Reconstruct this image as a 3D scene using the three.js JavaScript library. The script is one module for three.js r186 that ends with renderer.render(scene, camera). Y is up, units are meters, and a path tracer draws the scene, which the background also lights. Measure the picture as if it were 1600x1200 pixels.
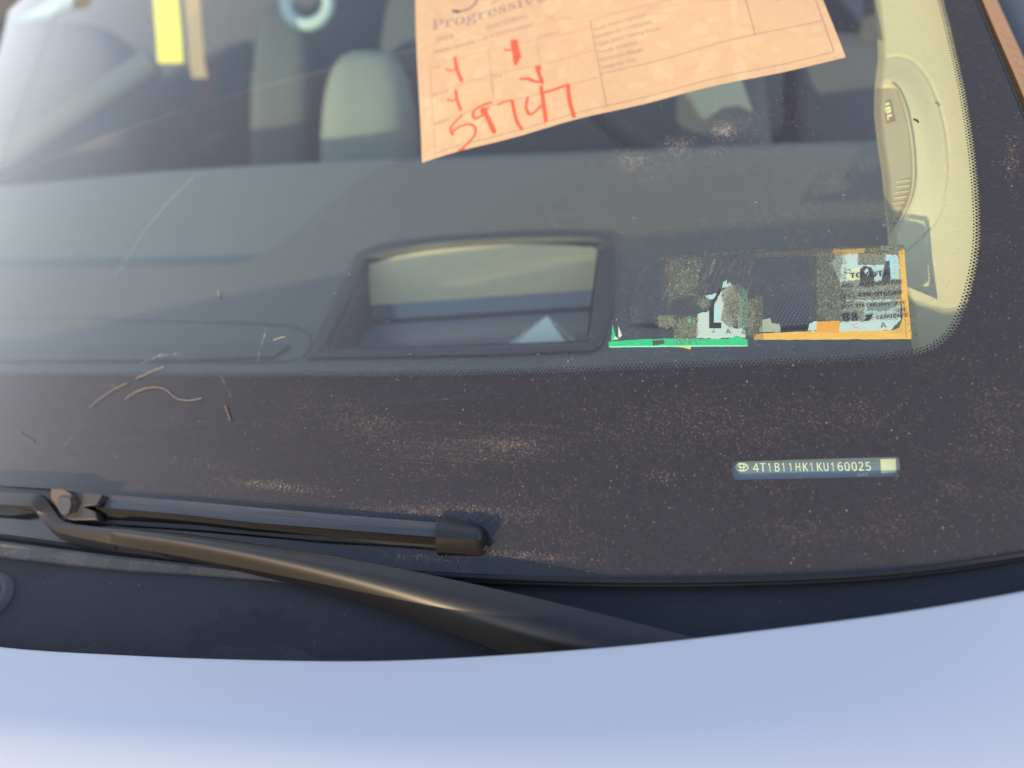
import * as THREE from 'three';
import { mergeGeometries, toCreasedNormals } from 'three/addons/utils/BufferGeometryUtils.js';
import { TessellateModifier } from 'three/addons/modifiers/TessellateModifier.js';

// ------------------------------------------------------------------ frame, camera, sky, sun
// World: y up, x along the lower edge of the windscreen, z out of the cabin. Origin: a point of the glass.
const V = (x = 0, y = 0, z = 0) => new THREE.Vector3(x, y, z);
const FPX = 1203, SLOPE = THREE.MathUtils.degToRad(30), DC = 0.418;
const Nc = V(-0.246, 0.409, 0.879).normalize();                    // glass normal as the camera sees it
const ec = V(0.967, 0.039, 0.252); ec.addScaledVector(Nc, -ec.dot(Nc)).normalize();
const sc_ = Nc.clone().cross(ec);
const uc = Nc.clone().multiplyScalar(Math.cos(SLOPE)).addScaledVector(sc_, Math.sin(SLOPE));
const zc = ec.clone().cross(uc);
const camRight = V(ec.x, uc.x, zc.x), camUp = V(ec.y, uc.y, zc.y), camBack = V(ec.z, uc.z, zc.z);
const EYE = camBack.clone().multiplyScalar(DC);

const scene = new THREE.Scene();
const camera = new THREE.PerspectiveCamera(2 * THREE.MathUtils.radToDeg(Math.atan(600 / FPX)), 4 / 3, 0.01, 400);
camera.position.copy(EYE);
camera.quaternion.setFromRotationMatrix(new THREE.Matrix4().makeBasis(camRight, camUp, camBack));
camera.focus = 0.395;
camera.userData.fStop = 4.0;
scene.add(camera);

const SUN = V(-0.43, 0.138, 0.89).normalize();                     // towards the sun: low, ahead of the car
{
  const W = 256, H = 128, d = new Float32Array(W * H * 4);
  for (let j = 0; j < H; j++) for (let i = 0; i < W; i++) {
    const el = ((j + 0.5) / H - 0.5) * Math.PI, az = ((i + 0.5) / W - 0.5) * 2 * Math.PI;
    const dir = V(Math.cos(el) * Math.cos(az), Math.sin(el), Math.cos(el) * Math.sin(az));
    const up = Math.max(0, Math.sin(el)), t = Math.pow(1 - up, 1.4), g = Math.pow(Math.max(0, dir.dot(SUN)), 8);
    const k = (j * W + i) * 4;
    d[k] = 0.15 + 1.70 * t + 0.55 * g; d[k + 1] = 0.28 + 1.66 * t + 0.34 * g; d[k + 2] = 0.58 + 1.44 * t + 0.10 * g; d[k + 3] = 1;
    if (el < 0) { d[k] = 0.20; d[k + 1] = 0.19; d[k + 2] = 0.18; }
  }
  const sky = new THREE.DataTexture(d, W, H, THREE.RGBAFormat, THREE.FloatType);
  sky.mapping = THREE.EquirectangularReflectionMapping; sky.magFilter = THREE.LinearFilter; sky.needsUpdate = true;
  scene.background = sky; scene.environment = sky;
}
const sun = new THREE.DirectionalLight(new THREE.Color().setRGB(1, 0.73, 0.43), 5.0);
sun.position.copy(SUN).multiplyScalar(6); sun.castShadow = true; sun.shadow.mapSize.set(4096, 4096); sun.shadow.radius = 1;
Object.assign(sun.shadow.camera, { left: -2, right: 2, top: 2, bottom: -2, near: 0.5, far: 12 });
scene.add(sun, sun.target);
const renderer = new THREE.WebGLRenderer({ antialias: true });
renderer.toneMapping = THREE.LinearToneMapping; renderer.toneMappingExposure = 1.36; renderer.shadowMap.enabled = true;

// ------------------------------------------------------------------ helpers
let seed = 7;
const rnd = () => { seed = (seed * 1664525 + 1013904223) >>> 0; return seed / 4294967296; };
const gauss = () => (rnd() + rnd() + rnd() + rnd() - 2) * 0.9;
const E = V(1, 0, 0), N = V(0, Math.cos(SLOPE), Math.sin(SLOPE)), S = V(0, Math.sin(SLOPE), -Math.cos(SLOPE));
const ray = (px, py) => V().addScaledVector(camRight, (px - 800) / FPX).addScaledVector(camUp, (600 - py) / FPX).sub(camBack);
const bow = (a) => -((a - 0.05) ** 2) / (2 * 2.2);                  // the screen bows across the car
const G = (a, b, h = 0) => V().addScaledVector(E, a).addScaledVector(S, b).addScaledVector(N, bow(a) + h);
function ab(px, py, h = 0) {                                        // glass coordinates (metres) under a pixel
  const d = ray(px, py); let n = h, P;
  for (let k = 0; k < 8; k++) { P = EYE.clone().addScaledVector(d, (n - EYE.dot(N)) / d.dot(N)); n = bow(P.dot(E)) + h; }
  return [P.dot(E), P.dot(S)];
}
const onGlass = (px, py, h = 0) => { const [a, b] = ab(px, py, h); return G(a, b, h); };
function onPlane(px, py, p0, n) { const d = ray(px, py); return EYE.clone().addScaledVector(d, p0.clone().sub(EYE).dot(n) / d.dot(n)); }
const at = (px, py, depth) => EYE.clone().addScaledVector(ray(px, py), depth);
const toPixel = (P) => { const q = P.clone().sub(EYE), z = -q.dot(camBack); return [800 + FPX * q.dot(camRight) / z, 600 - FPX * q.dot(camUp) / z]; };
const lerpAt = (pts, x) => {                                        // piecewise-linear y(x)
  if (x <= pts[0][0]) return pts[0][1];
  for (let i = 1; i < pts.length; i++) if (x <= pts[i][0]) { const [x0, y0] = pts[i - 1], [x1, y1] = pts[i]; return y0 + (y1 - y0) * (x - x0) / (x1 - x0); }
  return pts[pts.length - 1][1];
};
const spline2 = (pts, n) => new THREE.CatmullRomCurve3(pts.map(([x, y]) => V(x, y, 0)), false, 'centripetal').getSpacedPoints(n).map((p) => [p.x, p.y]);
const smooth = (x) => { x = Math.min(1, Math.max(0, x)); return x * x * (3 - 2 * x); };

function grid(rows, closed = false, uvs = null) {                   // rows of points -> indexed surface
  const m = rows[0].length, pos = [], uv = [], idx = [];
  rows.forEach((r, i) => r.forEach((p, j) => { pos.push(p.x, p.y, p.z); if (uvs) uv.push(...uvs(p, i, j)); else uv.push(p.x, p.z); }));
  const c = closed ? m : m - 1;
  for (let i = 0; i < rows.length - 1; i++) for (let j = 0; j < c; j++) {
    const a = i * m + j, b = i * m + (j + 1) % m, d = a + m, e = b + m;
    idx.push(a, b, d, b, e, d);
  }
  const g = new THREE.BufferGeometry();
  g.setAttribute('position', new THREE.Float32BufferAttribute(pos, 3)); g.setAttribute('uv', new THREE.Float32BufferAttribute(uv, 2)); g.setIndex(idx);
  g.computeVertexNormals(); return g;
}
const crease = (g, deg = 35) => { g.scale(1e4, 1e4, 1e4); const c = toCreasedNormals(g, THREE.MathUtils.degToRad(deg)); return c.scale(1e-4, 1e-4, 1e-4); };   // it welds within a hundredth of a unit
function loft(rows, deg = 35) {                                     // closed rings with capped ends
  const g = grid(rows, true), m = rows[0].length, idx = [...g.index.array];
  for (const [i, flip] of [[0, 0], [rows.length - 1, 1]]) for (let j = 1; j < m - 1; j++) { const a = i * m, b = a + j, c = a + j + 1; flip ? idx.push(a, b, c) : idx.push(a, c, b); }
  g.setIndex(idx); g.computeVertexNormals(); return crease(g, deg);
}
const tube = (pts, r, seg = 40, rs = 8) => new THREE.TubeGeometry(new THREE.CatmullRomCurve3(pts, false, 'centripetal'), seg, r, rs, false);
const Std = (o) => new THREE.MeshStandardMaterial({ side: THREE.DoubleSide, ...o });
const Phys = (o) => new THREE.MeshPhysicalMaterial({ side: THREE.DoubleSide, ...o });
const rgb = (r, g, b) => new THREE.Color().setRGB(r, g, b);
function mesh(name, geo, mat, parent) { const o = new THREE.Mesh(geo, mat); o.name = name; o.castShadow = o.receiveShadow = true; parent.add(o); return o; }
function group(name, parent) { const o = new THREE.Group(); o.name = name; parent.add(o); return o; }
function tag(o, label, category, g, kind) { o.userData = { label, category }; if (g) o.userData.group = g; if (kind) o.userData.kind = kind; return o; }
function canvas(w, h, draw) {
  const c = document.createElement('canvas'); c.width = w; c.height = h; const x = c.getContext('2d'); draw(x, w, h);
  const t = new THREE.CanvasTexture(c); t.colorSpace = THREE.SRGBColorSpace; t.magFilter = THREE.LinearFilter; t.wrapS = t.wrapT = THREE.RepeatWrapping; return t;
}
// value noise, tileable
function noiseTex(n, cell, oct, f, srgb = false) {
  const d = new Uint8Array(n * n * 4), lat = [];
  for (let o = 0; o < oct; o++) { const c = Math.max(1, Math.round(n / (cell / 2 ** o))), a = []; for (let i = 0; i < c * c; i++) a.push(rnd()); lat.push([c, a]); }
  for (let y = 0; y < n; y++) for (let x = 0; x < n; x++) {
    let v = 0, w = 0;
    lat.forEach(([c, a], o) => {
      const fx = x / n * c, fy = y / n * c, x0 = Math.floor(fx), y0 = Math.floor(fy), tx = smooth(fx - x0), ty = smooth(fy - y0), q = (i, j) => a[(j % c) * c + i % c];
      const k = 0.6 ** o; w += k;
      v += k * ((q(x0, y0) * (1 - tx) + q(x0 + 1, y0) * tx) * (1 - ty) + (q(x0, y0 + 1) * (1 - tx) + q(x0 + 1, y0 + 1) * tx) * ty);
    });
    const c = f(v / w), k = (y * n + x) * 4; d[k] = c[0] * 255; d[k + 1] = c[1] * 255; d[k + 2] = c[2] * 255; d[k + 3] = 255;
  }
  const t = new THREE.DataTexture(d, n, n); t.wrapS = t.wrapT = THREE.RepeatWrapping; t.magFilter = THREE.LinearFilter; if (srgb) t.colorSpace = THREE.SRGBColorSpace; t.needsUpdate = true; return t;
}
const rep = (t, metres) => { const c = t.clone(); c.repeat.set(1 / metres, 1 / metres); c.needsUpdate = true; return c; };
const fineNoise = noiseTex(256, 8, 3, (v) => [v, v, v]);
const grainBump = rep(fineNoise, 0.03);

// ------------------------------------------------------------------ outlines read from the photograph
const BOTTOM = [[-260, 795], [-100, 820], [0, 835], [170, 857], [400, 880], [640, 893], [800, 901], [1000, 905], [1200, 902], [1363, 894], [1480, 882], [1600, 863], [1700, 843]];
const INNER = [[-260, 588], [0, 588], [300, 590], [600, 590], [750, 588], [1050, 578], [1350, 566], [1420, 559], [1455, 551], [1478, 537], [1497, 515], [1511, 485], [1522, 450], [1530, 410], [1534, 370], [1533, 320], [1527, 250], [1512, 150], [1493, 65], [1474, -10], [1440, -130], [1390, -280]];
const EDGE = [[1700, 470], [1660, 335], [1625, 250], [1600, 192], [1575, 130], [1548, 64], [1520, -4], [1480, -100], [1420, -250]];
const yb = onGlass(950, 905).y, zb = onGlass(950, 905).z;

// ------------------------------------------------------------------ ground
{
  const g = mesh('ground', new THREE.PlaneGeometry(160, 160).rotateX(-Math.PI / 2).translate(0, -1.02, 0), Std({ color: rgb(0.20, 0.20, 0.19), roughness: 0.95 }), scene);
  g.userData = { label: 'grey paved ground under the car', category: 'ground', kind: 'structure' };
}

// ------------------------------------------------------------------ the car
const car = group('car', scene);
tag(car, 'pale silver car with dusty windscreen, black wiper and dark grey dashboard', 'car');
const mat = {
  glass: Phys({ color: rgb(0.80, 0.91, 0.87), roughness: 0, transmission: 1, thickness: 0, ior: 1.58, metalness: 0 }),
  frit: Phys({ color: rgb(0.013, 0.012, 0.013), roughness: 1, specularIntensity: 0 }),
  rubber: Std({ color: rgb(0.008, 0.008, 0.009), roughness: 0.6 }),
  arm: Std({ color: rgb(0.018, 0.0155, 0.013), roughness: 0.35, }),
  blade: Std({ color: rgb(0.007, 0.007, 0.0075), roughness: 0.3 }),
  paint: Phys({ color: rgb(0.52, 0.54, 0.57), roughness: 0.5, metalness: 0.0, clearcoat: 0.8, clearcoatRoughness: 0.3 }),
  dash: Std({ color: rgb(0.172, 0.192, 0.182), roughness: 0.8, bumpMap: grainBump, bumpScale: 0.0003 }),
  reflectionPad: Std({ color: rgb(0.158, 0.158, 0.148), roughness: 0.8, bumpMap: grainBump, bumpScale: 0.0003 }),  // browner than the greenish dash: differing windscreen reflection put into the colour
  rim: Std({ color: rgb(0.075, 0.08, 0.085), roughness: 0.6 }),
  displayGlass: Phys({ color: rgb(0.17, 0.20, 0.23), roughness: 0.15, clearcoat: 1, clearcoatRoughness: 0.05 }),
  beigeTrim: Std({ color: rgb(0.61, 0.52, 0.35), roughness: 0.75, bumpMap: rep(fineNoise, 0.04), bumpScale: 0.00014 }),
  black: Std({ color: rgb(0.006, 0.006, 0.007), roughness: 0.8 }),
};

// windscreen
const screen = group('windshield', car);
const topEdge = -330;
{
  // the sheet: between the lower edge and a line above the frame
  const rows = [];
  for (let i = 0; i <= 60; i++) {
    const t = i / 60, row = [];
    for (let j = 0; j <= 110; j++) {
      const x = -1.0 + (0.30 + 1.0) * j / 110;                    // glass coordinate a
      row.push([x, t]);
    }
    rows.push(row);
  }
  const bl = BOTTOM.map(([x, y]) => ab(x, y + 3)).sort((p, q) => p[0] - q[0]), er = EDGE.map(([x, y]) => ab(x + 6, y)).sort((p, q) => p[1] - q[1]).map(([a, b]) => [b, a]);
  const pts = rows.map((r) => r.map(([x, t]) => { const b0 = lerpAt(bl, x), b = b0 + (0.62 - b0) * t; const lim = lerpAt(er, b); return G(Math.min(x, lim), b, 0); }));
  mesh('glass', grid(pts, false, (p) => [p.dot(E), p.dot(S)]), mat.glass, screen);
}
function sheet(px, h, holes = [], max = 0.015) {                    // an outline in pixels laid on the glass at height h
  const sh = new THREE.Shape(px.map(([x, y]) => new THREE.Vector2(...ab(x, y, h))));
  for (const o of holes) sh.holes.push(new THREE.Path(o.map(([x, y]) => new THREE.Vector2(...ab(x, y, h)))));
  return sheetAB(sh, h, max);
}
function sheetAB(shape, h, max = 0.015) {
  let g = new THREE.ShapeGeometry(shape, 12).toNonIndexed(); g.deleteAttribute('normal'); g.deleteAttribute('uv');
  g = new TessellateModifier(max, 9).modify(g);
  const p = g.attributes.position, uv = [], nor = [];
  for (let i = 0; i < p.count; i++) { const a = p.getX(i), b = p.getY(i), q = G(a, b, h); p.setXYZ(i, q.x, q.y, q.z); uv.push(a, b); const n = N.clone().addScaledVector(E, (a - 0.05) / 2.2).normalize(); nor.push(n.x, n.y, n.z); }
  g.setAttribute('uv', new THREE.Float32BufferAttribute(uv, 2)); g.setAttribute('normal', new THREE.Float32BufferAttribute(nor, 3)); return g;
}
const rrect = (quad, r) => {                                        // rounded quad in pixels
  const out = [];
  quad.forEach((p, i) => {
    const a = quad[(i + 3) % 4], b = quad[(i + 1) % 4], dir = (q) => { const L = Math.hypot(q[0] - p[0], q[1] - p[1]); return [(q[0] - p[0]) / L * r, (q[1] - p[1]) / L * r]; };
    const u = dir(a), w = dir(b);
    for (let k = 0; k <= 5; k++) { const t = k / 5, m = (1 - t) * (1 - t), n = t * t; out.push([p[0] + u[0] * m + w[0] * n, p[1] + u[1] * m + w[1] * n]); }
  });
  return out;
};
const VIN = [[1144, 721.5], [1405, 714], [1406.5, 744.5], [1146, 750]];
const innerPath = spline2(INNER, 260);
{
  const outer = [...BOTTOM, ...EDGE];
  mesh('ceramic_border', sheet([...outer, ...innerPath.slice().reverse()], -0.0008, [rrect(VIN, 5)]), mat.frit, screen);
  // printed dots fading the border out
  const line = innerPath.map(([x, y]) => new THREE.Vector2(...ab(x, y, -0.0006)));
  const a0 = new THREE.Vector2(...ab(1304, 568)), a1 = new THREE.Vector2(...ab(1395, 561)), pitch = a0.distanceTo(a1) / 13;
  const cum = [0]; for (let i = 1; i < line.length; i++) cum.push(cum[i - 1] + line[i].distanceTo(line[i - 1]));
  const total = cum[cum.length - 1], geos = [];
  const point = (s) => { let i = 1; while (i < cum.length - 1 && cum[i] < s) i++; const t = (s - cum[i - 1]) / (cum[i] - cum[i - 1]), p = line[i - 1].clone().lerp(line[i], t), d = line[i].clone().sub(line[i - 1]).normalize(); return [p, new THREE.Vector2(-d.y, d.x)]; };
  for (let r = 0; r < 4; r++) {
    const rad = [0.44, 0.43, 0.37, 0.25][r] * pitch, off = [-0.1, 0.42, 1.12, 1.82][r] * pitch;
    for (let s = (r % 2) * pitch / 2; s < total; s += pitch) {
      const [p, n] = point(s), c = p.clone().addScaledVector(n, off), pos = [], q0 = G(c.x, c.y, -0.0006);
      const k = rad * (0.94 + 0.12 * rnd());
      for (let i = 0; i < 10; i++) for (const t of [null, i, i + 1]) { const q = t === null ? q0 : G(c.x + k * Math.cos(t * Math.PI / 5), c.y + k * Math.sin(t * Math.PI / 5), -0.0006); pos.push(q.x, q.y, q.z); }
      const g = new THREE.BufferGeometry(); g.setAttribute('position', new THREE.Float32BufferAttribute(pos, 3)); geos.push(g);
    }
  }
  const dg = mergeGeometries(geos); dg.computeVertexNormals();
  mesh('border_dots', dg, mat.frit, screen).userData.kind = 'stuff';
}
// dust and scuffs: grains lying on the outside of the glass
const DA = -0.52, DB = -0.16, DW = 0.84, DH = 0.56;
{
  const tex = canvas(2048, 1366, (x, w, h) => {
    const toC = (px, py) => { const [a, b] = ab(px, py); return [(a - DA) / DW * w, h - (b - DB) / DH * h]; };
    x.fillStyle = 'rgba(176,156,142,0.044)'; x.fillRect(0, 0, w, h);
    for (let i = 0; i < 260; i++) { const cx = rnd() * w, cy = rnd() * h, rx = 20 + 90 * rnd(), ry = 8 + 30 * rnd(); for (let k = 0; k < 160; k++) { x.fillStyle = `rgba(172,164,156,${0.08 * rnd()})`; x.fillRect(cx + gauss() * rx, cy + gauss() * ry, 0.8 + rnd(), 0.8 + rnd()); } }
    const grain = (cx, cy, r, al, tone) => { x.fillStyle = tone === 0 ? `rgba(200,194,184,${al})` : tone === 1 ? `rgba(168,148,130,${al})` : `rgba(205,208,212,${al})`; x.beginPath(); x.ellipse(cx, cy, r, r * (0.5 + 0.5 * rnd()), rnd() * 3, 0, 7); x.fill(); };
    for (let i = 0; i < 90000; i++) grain(rnd() * w, rnd() * h, 0.35 + 0.35 * rnd(), 0.06 + 0.22 * rnd() * rnd(), rnd() < 0.5 ? 0 : rnd() < 0.6 ? 1 : 2);
    for (let i = 0; i < 5200; i++) grain(rnd() * w, rnd() * h, 0.45 + 0.35 * rnd(), 0.2 + 0.4 * rnd() * rnd(), rnd() < 0.5 ? 0 : rnd() < 0.5 ? 1 : 2);
    for (let i = 0; i < 260; i++) grain(rnd() * w, rnd() * h, 0.6 + 0.6 * rnd() * rnd(), 0.4 + 0.35 * rnd(), rnd() < 0.6 ? 0 : 2);
    const cloud = (px, py, rx, ry, n, tilt, tone, al = 0.3, size = 0.6) => { for (let i = 0; i < n; i++) { const gx = gauss() * rx, gy = gauss() * ry; const [cx, cy] = toC(px + gx, py + gy + tilt * gx); grain(cx, cy, size * (0.6 + 0.8 * rnd()), al * (0.3 + rnd()), rnd() < tone ? 1 : 0); } };
    cloud(690, 700, 130, 26, 1500, 0.05, 0.5, 0.075); cloud(560, 660, 60, 30, 600, 0.2, 0.7, 0.2); cloud(790, 695, 60, 16, 500, 0.05, 0.6, 0.2); cloud(300, 725, 100, 14, 400, 0.05, 0.5, 0.1, 0.7);
    cloud(430, 760, 80, 8, 400, 0.1, 0.2, 0.25); cloud(700, 800, 160, 14, 1500, 0.03, 0.3, 0.14); cloud(1030, 745, 26, 12, 60, 0, 0.8, 0.22); cloud(1045, 750, 12, 7, 16, 0, 0.9, 0.3);
    cloud(1100, 665, 200, 50, 1200, 0, 0.5, 0.16); cloud(1580, 250, 12, 40, 160, 0, 0.7, 0.25); cloud(1560, 660, 50, 60, 500, 0, 0.7, 0.14); cloud(1330, 650, 120, 40, 600, 0, 0.6, 0.12);
    cloud(800, 868, 120, 8, 500, 0.06, 0.05, 0.16, 0.6); cloud(650, 872, 70, 10, 500, 0.05, 0.3, 0.2);
    // streaks the wiper left
    for (let i = 0; i < 46; i++) { const px = 560 + 260 * rnd(), py = 655 + 70 * rnd(), L = 40 + 130 * rnd(); let n = 30; while (n--) { const t = rnd(); const [cx, cy] = toC(px + L * t, py + 0.07 * L * t + 3 * (t - 0.5) ** 2); grain(cx, cy, 0.45, 0.25 * rnd(), 1); } }
    // scuffed, mottled film under the hung paper
    for (const [px, py, rx, ry, n, al] of [[1130, 205, 22, 14, 520, 0.28], [1060, 228, 26, 16, 480, 0.22], [985, 252, 28, 18, 520, 0.2], [1030, 265, 60, 30, 900, 0.12], [1180, 190, 30, 40, 500, 0.12], [1120, 235, 30, 14, 300, 0.14], [1240, 190, 70, 60, 700, 0.1], [1250, 320, 120, 70, 1500, 0.1]]) cloud(px, py, rx, ry, n, 0, 0.0, al * 0.7, 0.7);
    // scratches
    x.lineCap = 'round';
    const scratch = (pts, al, lw) => { for (let k = 0; k < pts.length - 1; k++) { const n = 26; for (let i = 0; i < n; i++) { if (rnd() < 0.25) continue; const t = i / n, px = pts[k][0] + (pts[k + 1][0] - pts[k][0]) * t + gauss() * 1.2, py = pts[k][1] + (pts[k + 1][1] - pts[k][1]) * t + gauss() * 1.2; const [cx, cy] = toC(px, py); grain(cx, cy, lw * (0.6 + rnd() * 0.7), al * (0.4 + 0.8 * rnd()), 0); } } };
    scratch([[302, 278], [280, 300], [262, 318], [240, 345], [222, 368], [200, 405], [176, 438]], 0.16, 1.8);
    scratch([[415, 520], [402, 566]], 0.25, 1.2); scratch([[345, 585], [362, 622]], 0.15, 1.2); scratch([[118, 625], [160, 604], [185, 602]], 0.12, 1.4); scratch([[222, 568], [250, 556], [285, 553]], 0.2, 1.6); scratch([[130, 660], [100, 700]], 0.08, 2);
    scratch([[1500, 205], [1512, 240]], 0.2, 0.5); scratch([[1508, 400], [1512, 470], [1500, 478]], 0.25, 0.6);
  });
  // thin film keeps one exact colour: a canvas rounds faint colours
  const im = tex.image, W = im.width, H = im.height, src = im.getContext('2d').getImageData(0, 0, W, H).data, out = new Uint8Array(W * H * 4), film = [178, 158, 146];
  for (let y = 0; y < H; y++) for (let x = 0; x < W; x++) { const a = ((H - 1 - y) * W + x) * 4, b = (y * W + x) * 4, k = smooth((src[a + 3] - 16) / 50); for (let c = 0; c < 3; c++) out[b + c] = film[c] * (1 - k) + src[a + c] * k; out[b + 3] = src[a + 3]; }
  const dustTex = new THREE.DataTexture(out, W, H); dustTex.colorSpace = THREE.SRGBColorSpace; dustTex.wrapS = dustTex.wrapT = THREE.RepeatWrapping; dustTex.magFilter = THREE.LinearFilter; dustTex.needsUpdate = true;
  const m = Std({ map: dustTex, transparent: true, roughness: 1, side: THREE.DoubleSide });
  const sh = new THREE.Shape();
  const oa = [...BOTTOM.filter(([x]) => x > -201), ...EDGE.slice(0, 7), [1500, -45], [-200, -45], [-200, 400]].map(([x, y]) => new THREE.Vector2(...ab(x, y)));
  oa.forEach((p, i) => (i ? sh.lineTo(p.x, p.y) : sh.moveTo(p.x, p.y)));
  const g = sheetAB(sh, 0.0006, 0.02), uv = g.attributes.uv;
  for (let i = 0; i < uv.count; i++) uv.setXY(i, (uv.getX(i) - DA) / DW, (uv.getY(i) - DB) / DH);
  const o = mesh('dust_film', g, m, screen); o.userData.kind = 'stuff'; o.userData.label = 'thin brown dust, grains and scratches on the outer glass';
}
// text laid on the glass through its own axes: returns a drawing surface in photo pixels of an area
function inkSheet(name, box, h, parent, draw, size = 1024, matExtra = {}) {
  const c = [[box[0], box[1]], [box[2], box[1]], [box[2], box[3]], [box[0], box[3]]].map(([x, y]) => ab(x, y, h));
  const a0 = Math.min(...c.map((p) => p[0])), a1 = Math.max(...c.map((p) => p[0])), b0 = Math.min(...c.map((p) => p[1])), b1 = Math.max(...c.map((p) => p[1]));
  const w = size, hh = Math.round(size * (b1 - b0) / (a1 - a0));
  const P = (x, y) => { const [a, b] = ab(x, y, h); return [(a - a0) / (a1 - a0) * w, hh - (b - b0) / (b1 - b0) * hh]; };
  const tex = canvas(w, hh, (x) => draw(x, P, w / (a1 - a0)));
  const sh = new THREE.Shape([[a0, b0], [a1, b0], [a1, b1], [a0, b1]].map(([a, b]) => new THREE.Vector2(a, b)));
  const g = sheetAB(sh, h, 0.02), uv = g.attributes.uv;
  for (let i = 0; i < uv.count; i++) uv.setXY(i, (uv.getX(i) - a0) / (a1 - a0), (uv.getY(i) - b0) / (b1 - b0));
  return mesh(name, g, Std({ map: tex, transparent: true, roughness: 0.7, ...matExtra }), parent);
}
function put(x, P, text, p0, p1, hpx, font, fill, wide = true) {     // text from pixel p0 to p1 along its baseline, hpx tall in photo pixels
  const [x0, y0] = P(...p0), [x1, y1] = P(...p1), L = Math.hypot(x1 - x0, y1 - y0), dx = p1[0] - p0[0], dy = p1[1] - p0[1], l = Math.hypot(dx, dy);
  const [ux, uy] = P(p0[0] + dy / l * hpx, p0[1] - dx / l * hpx), H = Math.hypot(ux - x0, uy - y0);
  x.save(); x.translate(x0, y0); x.rotate(Math.atan2(y1 - y0, x1 - x0)); x.font = font.replace('$', '100px'); x.fillStyle = fill; x.textBaseline = 'alphabetic';
  const m = x.measureText(text).width; x.scale(L / m, H / 73); x.fillText(text, 0, 0); x.restore();
}
const poly = (x, P, pts, fill) => { x.fillStyle = fill; x.beginPath(); pts.forEach((p, i) => { const q = P(...p); i ? x.lineTo(...q) : x.moveTo(...q); }); x.closePath(); x.fill(); };
const ragged = (pts, step = 3, amp = 1.6) => {                       // torn edge
  const out = [];
  pts.forEach((p, i) => { const q = pts[(i + 1) % pts.length], L = Math.hypot(q[0] - p[0], q[1] - p[1]), n = Math.max(1, Math.round(L / step)); for (let k = 0; k < n; k++) { const t = k / n, j = k ? 1 : 0.3; out.push([p[0] + (q[0] - p[0]) * t + gauss() * amp * j, p[1] + (q[1] - p[1]) * t + gauss() * amp * j]); } });
  return out;
};
// maker's mark printed on the glass
inkSheet('maker_mark', [1302, 412, 1432, 525], -0.0003, screen, (x, P) => {
  const f = 'bold $ sans-serif', k = 'rgba(16,16,20,0.95)';
  put(x, P, 'TOYOTA', [1328, 435], [1391, 431], 8.5, f, k); put(x, P, 'AGC  AUTOMOTIVE', [1315, 450], [1409, 443], 6, f, k);
  put(x, P, '43R-010589', [1340, 464], [1409, 461], 6.5, f, k); put(x, P, 'DOT-376   MLH41   AS1', [1314, 482], [1415, 476], 5.2, f, k); put(x, P, '30E', [1401, 487], [1417, 486], 5, f, k);
  put(x, P, 'B8', [1315, 502], [1342, 501], 13, 'bold $ sans-serif', k); put(x, P, 'LAMISAFE', [1369, 499], [1420, 495], 5.8, f, k);
  const c = P(1324, 463); x.strokeStyle = k; x.lineWidth = 7; x.beginPath(); x.ellipse(c[0], c[1], P(1335, 463)[0] - c[0], P(1324, 473)[1] - c[1], 0, 0, 7); x.stroke();
  put(x, P, 'E6', [1317, 466], [1331, 465], 6, f, k);
  poly(x, P, [[1353, 492], [1364, 491], [1359, 501], [1348, 502], [1355, 495], [1351, 495]], k);
  for (const [px, py] of [[1419, 506.5], [1421.5, 517], [1430.5, 524]]) { const q = P(px, py); x.beginPath(); x.fillStyle = k; x.ellipse(q[0], q[1], 8, 8, 0, 0, 7); x.fill(); }
});
// identification plate under the clear slot of the border
{
  const h = -0.004, o = inkSheet('identification_plate', [1138, 706, 1412, 758], h, car, (x, P) => {
    x.fillStyle = '#6c7983'; x.fillRect(0, 0, 2000, 2000);
    for (let i = 0; i < 6000; i++) { x.fillStyle = `rgba(160,175,185,${0.05 * rnd()})`; x.fillRect(rnd() * 1400, rnd() * 400, 3 + 20 * rnd(), 2); }
    const ink = '#f3efc4';
    const ch = [...'4T1B11HK1KU160025'];
    ch.forEach((c, i) => { const t = i / (ch.length - 1), cx = 1181.5 + t * 176, cy = 737 - t * 1.9; const one = c === '1'; put(x, P, c, [cx - (one ? 3.6 : 4.8), cy], [cx + (one ? 2.6 : 4.8), cy - 0.1], 13.5, '$ sans-serif', ink); });
    put(x, P, '444', [1340, 744.5], [1357, 744], 5.5, '$ sans-serif', '#b9c4bb');
    const c = P(1159.3, 730), rx = (P(1168.8, 730)[0] - c[0]), ry = (P(1159.3, 736)[1] - c[1]); x.strokeStyle = ink; x.lineWidth = 8;
    x.beginPath(); x.ellipse(c[0], c[1], rx, ry, 0, 0, 7); x.stroke(); x.beginPath(); x.ellipse(c[0], c[1], rx * 0.32, ry * 0.92, 0, 0, 7); x.stroke(); x.beginPath(); x.ellipse(c[0], c[1] - ry * 0.4, rx * 0.68, ry * 0.48, 0, 0, 7); x.stroke();
    poly(x, P, [[1375.5, 717.5], [1399.5, 716.8], [1400.5, 738.5], [1377, 739.5]], '#ddd9b4');
  }, 1400, { roughness: 0.4, transparent: false });
  o.userData.label = 'blue grey identification plate with pale stamped characters';
}

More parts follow.
